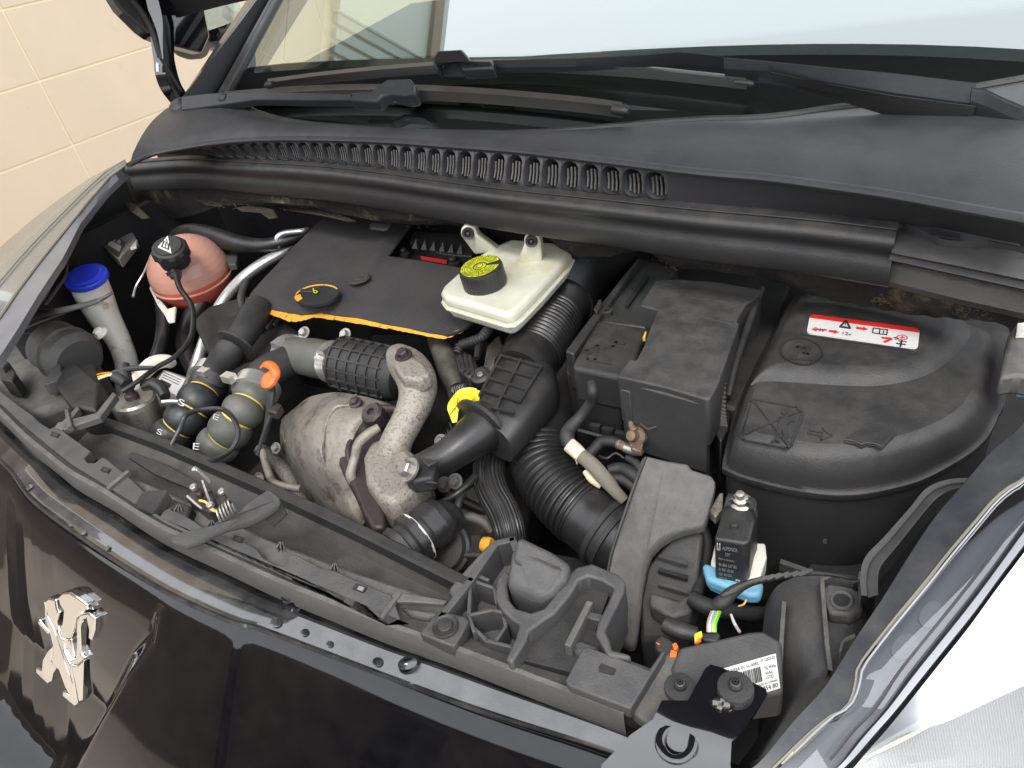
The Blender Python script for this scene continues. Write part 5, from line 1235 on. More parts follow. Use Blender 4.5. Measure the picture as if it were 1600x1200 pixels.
st.ribbon([qm(.60, .28), qm(.60, .54), qm(.66, .55), qm(.66, .29), qm(.60, .28)], .001, 'ink', n, hh); st.ribbon([qm(.67, .29), qm(.725, .27), qm(.725, .54), qm(.67, .55)], .001, 'ink', n, hh); write(st, 'i', qm, .688, .33, .700, .5, 'ink', n, hh)
write(st, '24v', qm, .065, .68, .165, .86, 'ink', n, hh); st.ribbon([qm(.05, .80), qm(.18, .74)], .0014, 'stickred', n, .0012)
write(st, '12v', qm, .335, .70, .415, .86, 'ink', n, hh)
st.prism([qm(.68, .68) + n * hh, qm(.77, .66) + n * hh, qm(.775, .74) + n * hh, qm(.69, .77) + n * hh], .0006, 'stickred'); st.prism([qm(.70, .90) + n * hh, qm(.765, .70) + n * hh, qm(.785, .72) + n * hh, qm(.72, .96) + n * hh], .0006, 'stickred')
st.ribbon([qm(.79, .64), qm(.81, .60)], .0008, 'ink', n, hh); st.ribbon([qm(.80, .70), qm(.83, .67)], .0008, 'ink', n, hh)
cE = qm(.86, .57); st.ribbon([cE + Vector((math.cos(R(a)), math.sin(R(a)), 0)) * .0042 for a in range(0, 361, 30)], .0008, 'stickred', n, hh); st.ribbon([cE - Vector((.002, 0, 0)), cE + Vector((.002, 0, 0))], .001, 'stickred', n, hh); st.ribbon([cE - Vector((0, .002, 0)), cE + Vector((0, .002, 0))], .001, 'stickred', n, hh)
st.ribbon([qm(.83, .76), qm(.90, .76)], .0008, 'ink', n, hh); st.ribbon([qm(.862, .70), qm(.862, .80)], .0008, 'ink', n, hh)
cE = qm(.855, .90); st.ribbon([cE - Vector((.0035, 0, 0)), cE + Vector((.0035, 0, 0))], .0014, 'ink', n, hh); st.ribbon([cE - Vector((0, .0035, 0)), cE + Vector((0, .0035, 0))], .0014, 'ink', n, hh)
st.put('sticker_print', fb)
mb = MB(); mb.ribbon(A([(1252, 523), (1300, 531), (1420, 548)], ZP), .0016, 'black', n, .0008); mb.put('sticker_recess_edge', fb)
# moulded roundel
mb = MB(); el = ell(1252, 550, 33, 20, R(8), ZP, 30); mb.ribbon(el + [el[0]], .0016, 'blackmat', n, .0012)
mb.ribbon(A([(1241, 560), (1246, 543), (1257, 545), (1255, 553), (1262, 554), (1264, 546)], ZP), .0028, 'blackmat', n, .0012); mb.ribbon(A([(1235, 561), (1268, 564)], ZP), .0022, 'blackmat', n, .001); mb.put('moulded_roundel', fb)
# moulded pictograms on the lower step
ZL = ZU
def mould(pl_, w_, k='blackmat', name='moulded_pictogram', close=False):
    m_ = MB()
    for p_ in pl_: m_.ribbon(A(p_, ZL), w_, k, n, .0009)
    m_.put(name, fb)
mould([[(1172, 628), (1176, 624), (1244, 637), (1254, 645), (1253, 652), (1236, 696), (1230, 701), (1162, 688), (1155, 681), (1172, 628)]], .0019)
mould([[(1180, 630), (1232, 697)], [(1165, 678), (1248, 644)]], .0015)
mb = MB(); mb.prism([p + n * .001 for p in ell(1225, 644, 4.5, 5.5, 0, ZL, 14)], .001, 'blackmat')
for pg in ([(1219, 651), (1230, 651), (1236, 660), (1230, 664), (1232, 690), (1226, 692), (1222, 672), (1218, 692), (1212, 690), (1216, 662)], [(1230, 652), (1240, 652), (1241, 660), (1236, 660)], [(1220, 655), (1204, 664), (1204, 661), (1218, 651)], [(1212, 688), (1206, 693), (1204, 691), (1212, 684)]):
    mb.prism([p + n * .001 for p in A(pg, ZL)], .001, 'blackmat')
mb.put('moulded_figure', fb)
mould([[(1264, 673), (1284, 677), (1285, 671), (1299, 681), (1283, 688), (1284, 682), (1263, 678), (1264, 673)]], .0013)
bk = A([(1317, 689), (1328, 684), (1341, 674), (1352, 672), (1363, 677), (1372, 675), (1386, 675), (1396, 680), (1387, 690), (1377, 700), (1366, 695), (1354, 694), (1346, 697), (1336, 692), (1328, 690)], ZL)
MB().prism([p + n * .0016 for p in bk], .0016, 'black').put('moulded_book', fb, bevel=.0006)
mould([[(1318, 692), (1336, 695), (1346, 699), (1354, 696), (1366, 697), (1377, 702), (1397, 681)], [(1354, 692), (1363, 678)]], .0012)
# small clips on the wall
for q_ in ([(1258, 826), (1268, 830), (1268, 836), (1258, 834)], [(1280, 834), (1292, 837), (1292, 843), (1281, 840)]):
    MB().prism(A(q_, .815), .006, 'greyl').put('wall_clip', fb)
MB().prism(A([(1220, 873), (1268, 890), (1266, 896), (1218, 880)], .80), .01, 'grey').put('wall_clip', fb)

# glow plug relay on a white and blue base
rl = empty('glow_plug_relay', at(1150, 880, .76), car, label='black relay block with printed text on a white and blue base')
MB().prism(A([(1116, 842), (1122, 822), (1134, 776), (1138, 770), (1176, 778), (1182, 782), (1185, 800), (1180, 812), (1172, 846), (1164, 850)], .868), .058, 'black').put('relay_body', rl, bevel=.003, seg=3)
MB().prism(A([(1132, 790), (1134, 776), (1138, 769), (1180, 777), (1183, 784), (1180, 802), (1176, 790), (1170, 784), (1143, 779), (1138, 782)], .876), .01, 'black').put('relay_rim', rl, bevel=.002)
q = MB(); c = at(1158, 786, .868); q.lathe(c, (0, -.25, .97), [(.0095, 0), (.0095, .002), (.0065, .003), (.0065, .008), (.0035, .009), (.0035, .015), (.001, .0155)], 'steel', 8); q.put('relay_stud', rl)
q = MB(); q.lathe(at(1147, 823, .868), (0, 0, 1), [(.004, 0), (.003, .003), (.001, .0035)], 'black', 16); q.put('relay_dimple', rl)
fr0, fr1 = at(1117, 843, .868), at(1165, 851, .868); dn = Vector((0, 0, -.055)); fn = (fr1 - fr0).cross(dn).normalized()
if fn.dot(EYE - fr0) < 0: fn = -fn
qm = quadmap([fr0, fr1, fr1 + dn, fr0 + dn]); t = MB()
for s_, u0, v0, u1, v1 in (('ALFONCK', .25, .10, .75, .18), ('12V', .35, .23, .5, .30), ('Made in Germany', .12, .36, .65, .42), ('96 806 567 80', .12, .48, .72, .55), ('01 900 100 80', .12, .59, .62, .66), ('0281 003 055', .12, .70, .55, .76), ('MADE BY', .12, .80, .42, .86)):
    write(t, s_, qm, u0, v0, u1, v1, 'greyink', fn, .0008)
t.ribbon([qm(.70, .82) , qm(.82, .82), qm(.82, .92), qm(.70, .92), qm(.70, .82)], .0008, 'greyink', fn, .0008)
t.ribbon([qm(.08, .08), qm(.08, .20), qm(.16, .20), qm(.16, .08)], .001, 'greyink', fn, .0008); t.put('relay_print', rl)
MB().prism(A([(1110, 880), (1118, 846), (1196, 848), (1198, 870), (1184, 912), (1172, 916)], .822), .02, 'cream').put('relay_base', rl, bevel=.002)
MB().prism(A([(1098, 884), (1100, 878), (1172, 902), (1194, 910), (1188, 930), (1170, 930), (1104, 905)], .820), .012, 'ltblue').put('relay_clip', rl, bevel=.003)
MB().prism(A([(1104, 905), (1130, 912), (1150, 930), (1110, 912)], .812), .01, 'ltblue').put('relay_clip', rl, bevel=.002)
MB().prism(A([(1108, 798), (1124, 770), (1130, 770), (1128, 796), (1118, 808)], .845), .01, 'cast').put('relay_bracket', rl, bevel=.001)

# ================================================================== RIGHT HEADLAMP SHELL AND LOOM
hl = empty('headlamp', at(1330, 1050, .60), car, label='near headlamp at the lower right, its lens blown out white by the sky')
shell = [[(1196, 945, .80), (1215, 915, .82), (1250, 900, .835), (1290, 895, .84), (1340, 900, .835), (1380, 905, .82)],
         [(1192, 985, .80), (1215, 960, .825), (1250, 950, .84), (1290, 945, .845), (1340, 950, .845), (1372, 950, .83)],
         [(1190, 1030, .79), (1212, 1015, .82), (1245, 1005, .84), (1280, 1000, .845), (1320, 1000, .845), (1350, 1000, .835)],
         [(1200, 1080, .78), (1220, 1070, .81), (1245, 1062, .83), (1270, 1055, .84), (1300, 1055, .84), (1325, 1050, .83)],
         [(1190, 1140, .77), (1205, 1130, .79), (1222, 1122, .81), (1240, 1112, .815), (1262, 1105, .815), (1290, 1095, .81)],
         [(1150, 1200, .75), (1165, 1195, .77), (1180, 1188, .785), (1200, 1180, .79), (1225, 1165, .79), (1250, 1150, .79)]]
G = refine([[at(*p) for p in r_] for r_ in shell], 4)
mb = MB(); mb.grid(G, 'grey'); brd = G[0] + [r_[-1] for r_ in G[1:]] + G[-1][::-1][1:] + [r_[0] for r_ in G[::-1][1:-1]]; mb.grid([brd, [p + Vector((0, 0, -.12)) for p in brd]], 'grey', True); mb.put('lamp_shell', hl, smooth=50)
for pts_ in ([(1284, 908, .853), (1288, 960, .856), (1292, 1010, .856), (1297, 1050, .85)], [(1284, 908, .853), (1300, 902, .856), (1330, 912, .856), (1344, 910, .855), (1345, 896, .86)], [(1225, 942, .838), (1221, 1000, .835), (1217, 1078, .82)]):
    mb = MB(); P = [at(*p) for p in pts_]; mb.grid([[p + Vector((-.0015, 0, -.012)) for p in P], [p + Vector((-.0015, 0, .002)) for p in P], [p + Vector((.0015, 0, .002)) for p in P], [p + Vector((.0015, 0, -.012)) for p in P]], 'greyl'); mb.put('shell_rib', hl, smooth=20)
MB().prism(A([(1288, 915), (1296, 910), (1330, 916), (1346, 925), (1350, 950), (1330, 962), (1296, 958), (1290, 940)], .858), .012, 'grey').put('adjuster_pad', hl, bevel=.003)
q = MB(); q.prism([p + n * .0006 for p in ell(1315, 938, 15, 11.5, R(10), .858, 26)], .0006, 'void'); e_ = ell(1315, 938, 16, 12.5, R(10), .859, 26); q.tube([(p, .0012) for p in e_ + [e_[0]]], 'greyl', seg=6, sub=1); q.put('adjuster_hole', hl)
MB().prism(A([(1314, 1002), (1318, 996), (1336, 988), (1338, 996), (1320, 1003), (1316, 1018), (1311, 1018)], .862), .008, 'greyl').put('shell_hook', hl, bevel=.001)
# strap loop
lp = [[(1346, 930), (1344, 900), (1352, 870), (1380, 840), (1420, 795), (1445, 765), (1470, 752), (1500, 747), (1535, 748)], [(1372, 930), (1372, 900), (1378, 882), (1400, 855), (1440, 805), (1462, 780), (1480, 768), (1500, 762), (1520, 765)]]
oz, iz = [cr([tuple(at(x, y, .885)) for x, y in l_], 5) for l_ in lp]
oz = [Vector(p) for p in oz]; iz = [Vector(p) for p in iz]
mb = MB(); dv = Vector((0, 0, -.02))
mb.grid([[p + dv for p in oz], oz, [a.lerp(b, .35) + Vector((0, 0, -.001)) for a, b in zip(oz, iz)], [a.lerp(b, .42) + Vector((0, 0, -.003)) for a, b in zip(oz, iz)], [a.lerp(b, .9) for a, b in zip(oz, iz)], iz, [p + dv for p in iz]], 'grey'); mb.put('strap_frame', hl, smooth=25)
mb = MB(); mb.grid([[p + dv for p in iz], [p + dv * 3.5 for p in iz]], 'blackmat'); mb.put('strap_side', hl)
# label with barcode
lq = A([(1131, 1043), (1212, 1020), (1219, 1074), (1150, 1078)], .872)
MB().prism(A([(1046, 1045), (1062, 1010), (1120, 998), (1170, 986), (1192, 984), (1222, 1002), (1224, 1082), (1150, 1092), (1060, 1068)], .868), .03, 'grey').put('label_plinth', hl, bevel=.003)
qm = quadmap([at(1131, 1044, .8694), at(1212, 1021, .8694), at(1219, 1075, .8694), at(1142, 1098, .8694)])
t = MB(); t.prism([qm(0, 0), qm(.5, -.0), qm(1, 0), qm(1, 1), qm(0, 1)], .0006, 'stickwhite')
def wl_(s_, u0, v0, u1, v1): write(t, s_, qm, u0, v0, u1, v1, 'ink', n, .0005)
wl_('17.0.02A 01 1a 00RL', .03, .10, .66, .19); wl_('E1 12023-02', .70, .06, .97, .15); wl_('T6 MVie', .74, .30, .97, .40); wl_('HAL', .76, .45, .90, .54); wl_('GTD', .76, .58, .90, .67); wl_('MADE IN C98444', .55, .74, .96, .80); wl_('054 80', .66, .84, .96, .96)
u = .30
while u < .66:
    w_ = rng.choice((.008, .014, .02)); t.prism([qm(u, .26) + n * .0005, qm(u + w_, .26) + n * .0005, qm(u + w_, .68) + n * .0005, qm(u, .68) + n * .0005], .0004, 'ink'); u += w_ + rng.choice((.008, .012, .018))
t.put('type_label', hl)
# inner strip along the wing, edge of clear lens, lens and lamp
si = [(1150, 1215), (1186, 1190), (1235, 1130), (1280, 1080), (1305, 1045), (1340, 990), (1380, 930), (1420, 865), (1460, 805), (1490, 770), (1520, 735), (1550, 700), (1575, 680), (1600, 655), (1650, 600)]
sm = [(1190, 1215), (1215, 1190), (1262, 1145), (1300, 1115), (1318, 1108), (1332, 1075), (1336, 1045), (1362, 1008), (1400, 960), (1440, 912), (1480, 862), (1520, 815), (1550, 780), (1575, 760), (1600, 745), (1650, 690)]
s2 = [(1275, 1225), (1310, 1190), (1340, 1150), (1380, 1105), (1420, 1050), (1460, 1000), (1500, 950), (1550, 885), (1600, 815), (1650, 750)]
s3 = [(1290, 1225), (1330, 1190), (1365, 1150), (1400, 1110), (1440, 1060), (1480, 1010), (1520, 960), (1560, 905), (1600, 852), (1650, 785)]
def lineup(pts_, z0, z1, n_=40):
    P = [Vector(t_) for t_ in cr([(p[0], p[1], 0) for p in pts_], 5)]; L = [0]
    for a, b in zip(P, P[1:]): L.append(L[-1] + (b - a).length)
    o = []
    for q in range(n_ + 1):
        d = L[-1] * q / n_; i = max(j for j in range(len(P) - 1) if L[j] <= d + 1e-9); t_ = (d - L[i]) / max(1e-9, L[i + 1] - L[i]); p = P[i].lerp(P[i + 1], min(1, t_)); o.append(at(p.x, p.y, z0 + (z1 - z0) * q / n_))
    return o
S0, S1, S2, S3 = lineup(si, .885, .955), lineup(sm, .885, .955), lineup(s2, .885, .955), lineup(s3, .885, .955)
K['lensedge'] = mat('lens_bead', (.30, .31, .33), .25)
K['strip'] = mat('smooth_dark_lamp_frame', (.035, .038, .045), .38, dust=.15, bump=.0001)
mb = MB(); mb.grid([[p + Vector((0, 0, -.06)) for p in S0], [p + Vector((0, 0, -.003)) for p in S0], [a.lerp(b, .06) for a, b in zip(S0, S1)], [p + Vector((0, 0, .001)) for p in S1], [p + Vector((0, 0, -.008)) for p in S1]], 'strip'); mb.put('lamp_frame', hl, smooth=30)
mb = MB(); mb.tube([(p + Vector((.001, 0, .001)), .0007) for p in S1], 'milk', seg=6, sub=1)
for a_, b_ in ((16, 30), (2, 8)):
    seg_ = [(S1[i] + Vector((.002, 0, -.001)), .0009 + .0014 * math.sin(math.pi * (i - a_) / (b_ - a_))) for i in range(a_, b_ + 1)]; mb.tube(seg_, 'milk', seg=8, sub=1)
mb.put('cover_edge', hl)
K['under'] = mat('grey_lamp_bezel', (.13, .135, .15), .35, coat=.3, var=.2, nscale=10)
mb = MB(); mb.grid([[p + Vector((0, 0, -.010)) for p in S1], [p + Vector((0, 0, -.010)) for p in S2]], 'under'); mb.put('bezel', hl)
mb = MB(); mb.grid([S1, [a.lerp(b, .5) + Vector((0, 0, .004)) for a, b in zip(S1, S2)], S2], 'lens'); mb.put('lens_flange', hl)
mb = MB(); mb.grid([[p + Vector((0, 0, -.012)) for p in S2], [p + Vector((0, 0, -.006)) for p in S2], [a.lerp(b, .30) + Vector((0, 0, -.004)) for a, b in zip(S2, S3)]], 'strip'); mb.put('panel_gap', hl)
K['rimlight'] = mat('pale_lamp_rim', (.42, .44, .47), .3, coat=.5, var=.2, nscale=8)
mb = MB(); mb.grid([[a.lerp(b, .30) + Vector((0, 0, -.004)) for a, b in zip(S2, S3)], [a.lerp(b, .45) + Vector((0, 0, .0005)) for a, b in zip(S2, S3)], [a.lerp(b, .8) + Vector((0, 0, .001)) for a, b in zip(S2, S3)], [p + Vector((0, 0, .001)) for p in S3]], 'rimlight'); mb.put('lamp_rim', hl)
for f_, r_ in ((.16, .0006), (.86, .0008)):
    MB().tube([(a.lerp(b, f_) + Vector((0, 0, .0028)), r_) for a, b in zip(S1[3:], S2[3:])], 'lensedge' if f_ < .5 else 'strip', seg=6, sub=1).put('lens_bead', hl)
K['frost'] = mat('frosted_patch', (.155, .16, .175), .4)
for i_, f_ in ((18, .5), (22, .5)):
    c_0 = S1[i_].lerp(S2[i_], f_) + Vector((0, 0, -.0095)); t_0 = (S1[i_ + 1] - S1[i_]).normalized(); u_0 = (S2[i_] - S1[i_]).normalized()
    MB().prism([c_0 + t_0 * (.010 * math.cos(R(a))) + u_0 * (.006 * math.sin(R(a))) for a in range(0, 360, 30)], .001, 'frost').put('moulded_pad', hl)
for i0 in ((1302, 1090), (1575, 745)):
    x, y = i0; p_ = A([(x - 13, y + 8), (x + 5, y - 14), (x + 15, y - 8), (x - 3, y + 13)], .898 if x < 1400 else .944)
    MB().prism(p_, .002, 'milk').put('clip_window', hl); MB().prism([lerp(sum(p_, Vector()) / 4, q_, .55) + n * .001 for q_ in p_], .001, 'darksteel').put('clip_window', hl)
def inner_y0(x, pts_):
    for a, b in zip(pts_, pts_[1:]):
        if a[0] <= x <= b[0] and b[0] > a[0]: return a[1] + (b[1] - a[1]) * (x - a[0]) / (b[0] - a[0])
    return pts_[-1][1]
K['refl'] = mat('lamp_reflector', (.80, .80, .82), .22, metal=.6, var=0)
out4 = lineup([(1500, 1420), (1620, 1360), (1740, 1300), (1860, 1220), (1960, 1120), (2040, 1020), (2100, 920)], .84, .92)
rows = []
for i in range(9):
    t_ = i / 8; rows.append([a.lerp(b, t_) + Vector((0, 0, .022 * math.sin(math.pi * t_) - .0)) for a, b in zip(S3, out4)])
MB().grid(rows, 'lens').put('lens_cover', hl, smooth=80)
rows2 = [[p + Vector((0, 0, -.012 - .010 * (j > 0))) for p in r_] for j, r_ in enumerate(rows)]
mb = MB(); mb.grid(rows2, 'refl'); mb.put('reflector_bowl', hl, smooth=80)
K['flute'] = mat('fluted_glass', (.42, .43, .43), .25, coat=.5, var=.08)
mb = MB(); ft = cr([(1352, 1196), (1372, 1176), (1400, 1152), (1440, 1140), (1480, 1128), (1540, 1100), (1600, 1072), (1680, 1036)], 5)
colsf = []
for i in range(150):
    q = 1352 + i * 2.2; yt = inner_y0(q, ft); a = at(q, yt, .925); b = at(q + 16, 1260, .905); z_ = Vector((0, 0, .0012 if i % 2 else 0)); colsf.append([a + z_ + Vector((0, 0, -.02)), a + z_, a.lerp(b, .5) + z_ + Vector((0, 0, .006)), b + z_])
mb.grid(colsf, 'flute'); mb.put('fluted_lens', hl, smooth=20)
pipe('indicator_bulb', hl, 'tape', [(1352, 1184, .925, 2), (1400, 1160, .93, 3), (1450, 1135, .93, 2)], seg=8)
# bracket at the far right under the cowl
MB().prism(A([(1562, 590), (1576, 520), (1592, 500), (1650, 500), (1650, 600), (1590, 586)], .93), .02, 'greyl').put('wing_bracket', car, bevel=.003)
MB().prism(A([(1590, 505), (1610, 500), (1610, 522), (1588, 522)], .935), .004, 'cream').put('bracket_label', car)
MB().prism(A([(1590, 594), (1612, 596), (1612, 606), (1592, 604)], .915), .01, 'ltblue').put('blue_plug', car)
# inner wing right side panel
MB().prism(A([(1540, 560), (1600, 520), (1650, 520), (1650, 640), (1600, 660), (1530, 735), (1470, 760), (1520, 700), (1560, 640)], .80), .06, 'void').put('inner_wing_ledge', car)
MB().prism(A([(1250, 900), (1300, 850), (1420, 760), (1500, 740), (1500, 820), (1380, 980), (1290, 960)], .78), .04, 'void').put('inner_wing_ledge', car)

# loom running from relay to fuse box
pipe('wiring_loom', car, 'blackmat', [(1118, 948, .85, 11), (1130, 940, .855, 12), (1145, 925, .858, 10), (1170, 912, .86, 6), (1210, 902, .862, 5), (1260, 896, .862, 4), (1300, 898, .86, 3), (1345, 908, .855, 2)], seg=12)
tw = MB(); P = cr([(1140, 928, .866), (1170, 912, .867), (1210, 902, .868), (1260, 896, .868)], 4)
for p_ in P: a = at(*p_); tw.ribbon([a + Vector((-.004, -.004, 0)), a + Vector((.003, .004, .0))], .002, 'grey', n, .001)
tw.put('loom_tape', car)
for k_, dx in (('pink', 0), ('stickwhite', 3), ('ltblue', 6), ('capyellow', 10), ('yellowgreen', 13)):
    if k_ == 'yellowgreen': K[k_] = mat('green_wire', (.12, .62, .06), .4)
    pipe('wire', car, k_, [(1112 + dx, 956, .856, 2.2), (1108 + dx, 966, .860, 2.2), (1106 + dx * .9, 976, .862, 2.2), (1106 + dx * .9, 988, .86, 2.2)], seg=8)
pipe('wire', car, 'cream', [(1142, 960, .835, 2), (1148, 975, .835, 2.5), (1156, 988, .835, 2.5)], seg=8)
pipe('wire', car, 'stripe', [(1154, 947, .845, 1.5), (1162, 944, .848, 1.5), (1166, 937, .85, 1.5)], seg=8)
mb = MB(); mb.tube(T([(1040, 975, .85, 14), (1060, 985, .85, 14), (1090, 992, .85, 12)]), 'black', seg=18); mb.put('lamp_connector', car)
mb = MB(); mb.prism(A([(1084, 990), (1096, 984), (1098, 993), (1090, 996), (1086, 1003)], .868), .004, 'capyellow'); mb.prism(A([(1084, 1000), (1094, 994), (1096, 1000), (1086, 1004)], .867), .004, 'oran'); mb.put('connector_lock', car, bevel=.001)
MB().prism(A([(1096, 988), (1122, 986), (1126, 992), (1120, 1004), (1098, 1000)], .858), .02, 'black').put('lamp_connector', car, bevel=.002)
mb = MB(); mb.prism(A([(1022, 1000), (1034, 990), (1058, 1006), (1066, 1018), (1060, 1032), (1040, 1024), (1024, 1014)], .86), .02, 'blackmat'); mb.put('small_connector', car, bevel=.002)
mb = MB(); 
for q_ in ([(1050, 1006), (1056, 1003), (1060, 1010), (1054, 1016)], [(1048, 1014), (1058, 1018), (1056, 1026), (1046, 1026)]): mb.prism(A(q_, .868), .006, 'oran')
mb.prism(A([(1024, 1002), (1032, 1006), (1028, 1007)], .862), .002, 'oran'); mb.put('connector_lock', car, bevel=.0015)
pipe('lower_loom', car, 'blackmat', [(1080, 935, .80, 12), (1110, 950, .80, 14), (1150, 955, .79, 12), (1190, 960, .77, 12), (1240, 955, .74, 12)], seg=12)
pipe('lower_loom', car, 'blackmat', [(1095, 822, .81, 9), (1105, 850, .80, 9), (1100, 890, .79, 9), (1088, 930, .79, 9)], seg=12)

# ================================================================== FRONT CROSS PANEL
FP = .868
fp = empty('front_panel', at(560, 930, .70), car, label='long dusty grey plastic panel across the nose')
outer = [(-190, 455), (-140, 520), (-100, 562), (-60, 600), (-30, 625), (0, 652), (40, 692), (80, 724), (110, 748), (160, 776), (215, 812), (260, 838), (330, 870), (400, 903), (450, 925), (500, 945), (600, 985), (700, 1020), (800, 1058), (900, 1096), (975, 1126)]
inner = [(-30, 580), (0, 606), (40, 636), (70, 655), (102, 676), (140, 702), (142, 712), (132, 722), (152, 722), (160, 715), (198, 736), (210, 760), (250, 790), (330, 825), (420, 850), (470, 872), (560, 905), (626, 928), (640, 935), (690, 960), (760, 985), (860, 1016), (985, 1080)]
oc = resamp(cr(outer, 4), 80); 
def inner_y(x, pts_):
    for a, b in zip(pts_, pts_[1:]):
        if a[0] <= x <= b[0] and b[0] > a[0]: return a[1] + (b[1] - a[1]) * (x - a[0]) / (b[0] - a[0])
    return pts_[-1][1]
O = [at(x, y, FP - .006) for x, y in oc]
I1 = [at(x, y - 14 - 4 * (i / 80), FP) for i, (x, y) in enumerate(oc)]
I2 = [p + Vector((0, .002, -.003)) for p in I1]
# outer strip (smooth lip) 
mb = MB(); I3 = [at(x, y - 40, FP - .0145) for x, y in oc]
mb.grid([[p + Vector((0, 0, -.02)) for p in O], O, [o.lerp(i, .25) + Vector((0, 0, .0045)) for o, i in zip(O, I1)], I1, I2, I3], 'greyl'); mb.put('front_lip', fp, smooth=30)
# main flat
mainp = [(-30, 603), (0, 630), (40, 667), (80, 700), (110, 724), (160, 755), (215, 790), (260, 818), (330, 850), (400, 880), (450, 902), (500, 923), (600, 963), (630, 974)]
inn2 = [(612, 975), (626, 968), (612, 930), (560, 908), (520, 890), (500, 886), (462, 866), (452, 868), (446, 884), (430, 882), (412, 872), (400, 856), (380, 846), (330, 832), (300, 812), (262, 790), (250, 806), (235, 794), (238, 780), (196, 740), (180, 728), (168, 718), (160, 714), (148, 723), (137, 723), (131, 716), (142, 705), (102, 676), (90, 664), (78, 670), (62, 660), (50, 648), (30, 634), (0, 610), (-30, 585)]
MB().prism(A(mainp + inn2, FP), .014, 'grey').put('panel_plate', fp, bevel=.0025)
# stepped tray behind (lower)
MB().prism(A([(190, 742), (225, 752), (262, 768), (330, 800), (420, 842), (470, 862), (560, 895), (700, 940), (740, 955), (700, 1000), (600, 960), (480, 905), (380, 870), (280, 820), (200, 770)], FP - .012), .02, 'greyl').put('panel_shelf', fp, bevel=.003)
MB().prism(A([(610, 930), (626, 925), (700, 938), (692, 944), (640, 940), (620, 940)], FP + .001), .004, 'greyl').put('panel_rib', fp, bevel=.001)
MB().prism(A([(622, 944), (690, 955), (668, 966), (640, 960)], FP - .006), .01, 'grey').put('panel_step', fp, bevel=.004)
for x, y in ((86, 680), (165, 735), (372, 843), (562, 920)):
    s_ = .75 + x / 1200
    MB().prism([p + n * .0012 for p in A([(x - 9 * s_, y + 1 * s_), (x - 4 * s_, y - 6 * s_), (x + 10 * s_, y - 1 * s_), (x + 5 * s_, y + 6 * s_)], FP)], .0012, 'void').put('clip_hole', fp)
    MB().prism([p + n * .0018 for p in A([(x - 3 * s_, y + 2 * s_), (x + 0 * s_, y - 2 * s_), (x + 7 * s_, y + 0), (x + 4 * s_, y + 5 * s_)], FP)], .0006, 'cast' if x > 500 else 'black').put('clip_tongue', fp)
for a_, b_ in (([(195, 742), (202, 738), (176, 764), (170, 764)]), ) if False else ():
    pass
MB().ribbon(A([(200, 740), (172, 764)], FP), .006, 'greyl', n, .003).put('panel_rib', fp); MB().ribbon(A([(624, 930), (598, 965)], FP), .004, 'greyl', n, .002).put('panel_rib', fp)
# twin little webs
for x, y in ((232, 768), (278, 792), (330, 816), (438, 850), (522, 884)):
    q = MB()
    for dx in (-6, 0, 6): q.prism(A([(x + dx - 1, y + 6), (x + dx * .3, y - 4), (x + dx * .3 + 1.5, y - 3), (x + dx + 1, y + 6)], FP + .002), .006, 'greyl')
    q.put('web', fp)
# slant wedge
MB().prism([at(210, 788, .875), at(222, 768, .885), at(258, 764, .893), at(262, 768, .89), at(238, 804, .868)], .012, 'black').put('wedge', fp, bevel=.001)
MB().prism(A([(262, 776), (300, 790), (290, 810), (262, 800)], FP), .02, 'blackmat').put('latch_recess', fp, bevel=.003)
# latch
la = empty('bonnet_latch', at(335, 785, .84), car, label='zinc plated bonnet catch with coil spring and lever')
mb = MB(); ctr_ = T([(344, 812, .875, 1)])[0][0]
coil = []
for i in range(64):
    a = i / 64 * 5.2 * 2 * math.pi; base_ = at(344, 810, .876).lerp(at(366, 790, .88), i / 64); coil.append((base_ + Vector((math.cos(a) * .009 * .6, math.cos(a) * .009 * -.4, math.sin(a) * .010)), .0011))
mb.tube(coil, 'steel', seg=6, sub=1); mb.put('coil_spring', la)
pipe('release_lever', la, 'alu', [(300, 734, .925, 3), (306, 732, .925, 5), (318, 742, .915, 5), (327, 752, .905, 5)], seg=10, flat=.4)
pipe('latch_rod', la, 'steel', [(316, 750, .90, 2), (322, 768, .89, 2), (328, 784, .88, 2.5)], seg=8)
pipe('latch_wire', la, 'steel', [(293, 775, .885, 2.5), (305, 786, .882, 2.5), (316, 795, .88, 2)], seg=8)
pipe('latch_wire', la, 'stripe', [(312, 782, .885, 2), (322, 785, .885, 2), (330, 795, .88, 3), (342, 800, .878, 2.5)], seg=8)
mb = MB(); mb.prism(A([(290, 778), (300, 765), (312, 760), (334, 776), (336, 792), (326, 800), (316, 795), (300, 782)], .872), .02, 'darksteel'); mb.prism(A([(302, 766), (308, 760), (316, 764), (312, 772), (304, 772)], .885), .008, 'darksteel'); mb.prism(A([(344, 772), (350, 768), (354, 776), (352, 788), (346, 790), (344, 782)], .888), .01, 'darksteel'); mb.put('latch_plate', la, bevel=.0015)
for x, y in ((305, 764), (349, 771), (331, 792)):
    q = MB(); bolt(q, at(x, y, .888), (0, -.2, 1), .004, 'steel', False); q.put('latch_pin', la)
# flat safety handle lying over the panel
sh = [(262, 842, .885), (268, 836, .887), (284, 830, .89), (330, 820, .895), (352, 812, .90), (372, 800, .91), (392, 780, .92), (418, 764, .93), (438, 778, .92), (434, 790, .915), (412, 806, .905), (388, 818, .898), (352, 826, .894), (330, 836, .89), (312, 846, .886), (290, 854, .883), (272, 850, .884)]
MB().prism([at(*p) for p in sh], .006, 'batt').put('catch_handle', la, bevel=.002)
MB().prism([at(392, 780, .918), at(418, 764, .929), at(438, 778, .919), at(414, 800, .906)], .022, 'batt').put('catch_handle_tip', la, bevel=.002)

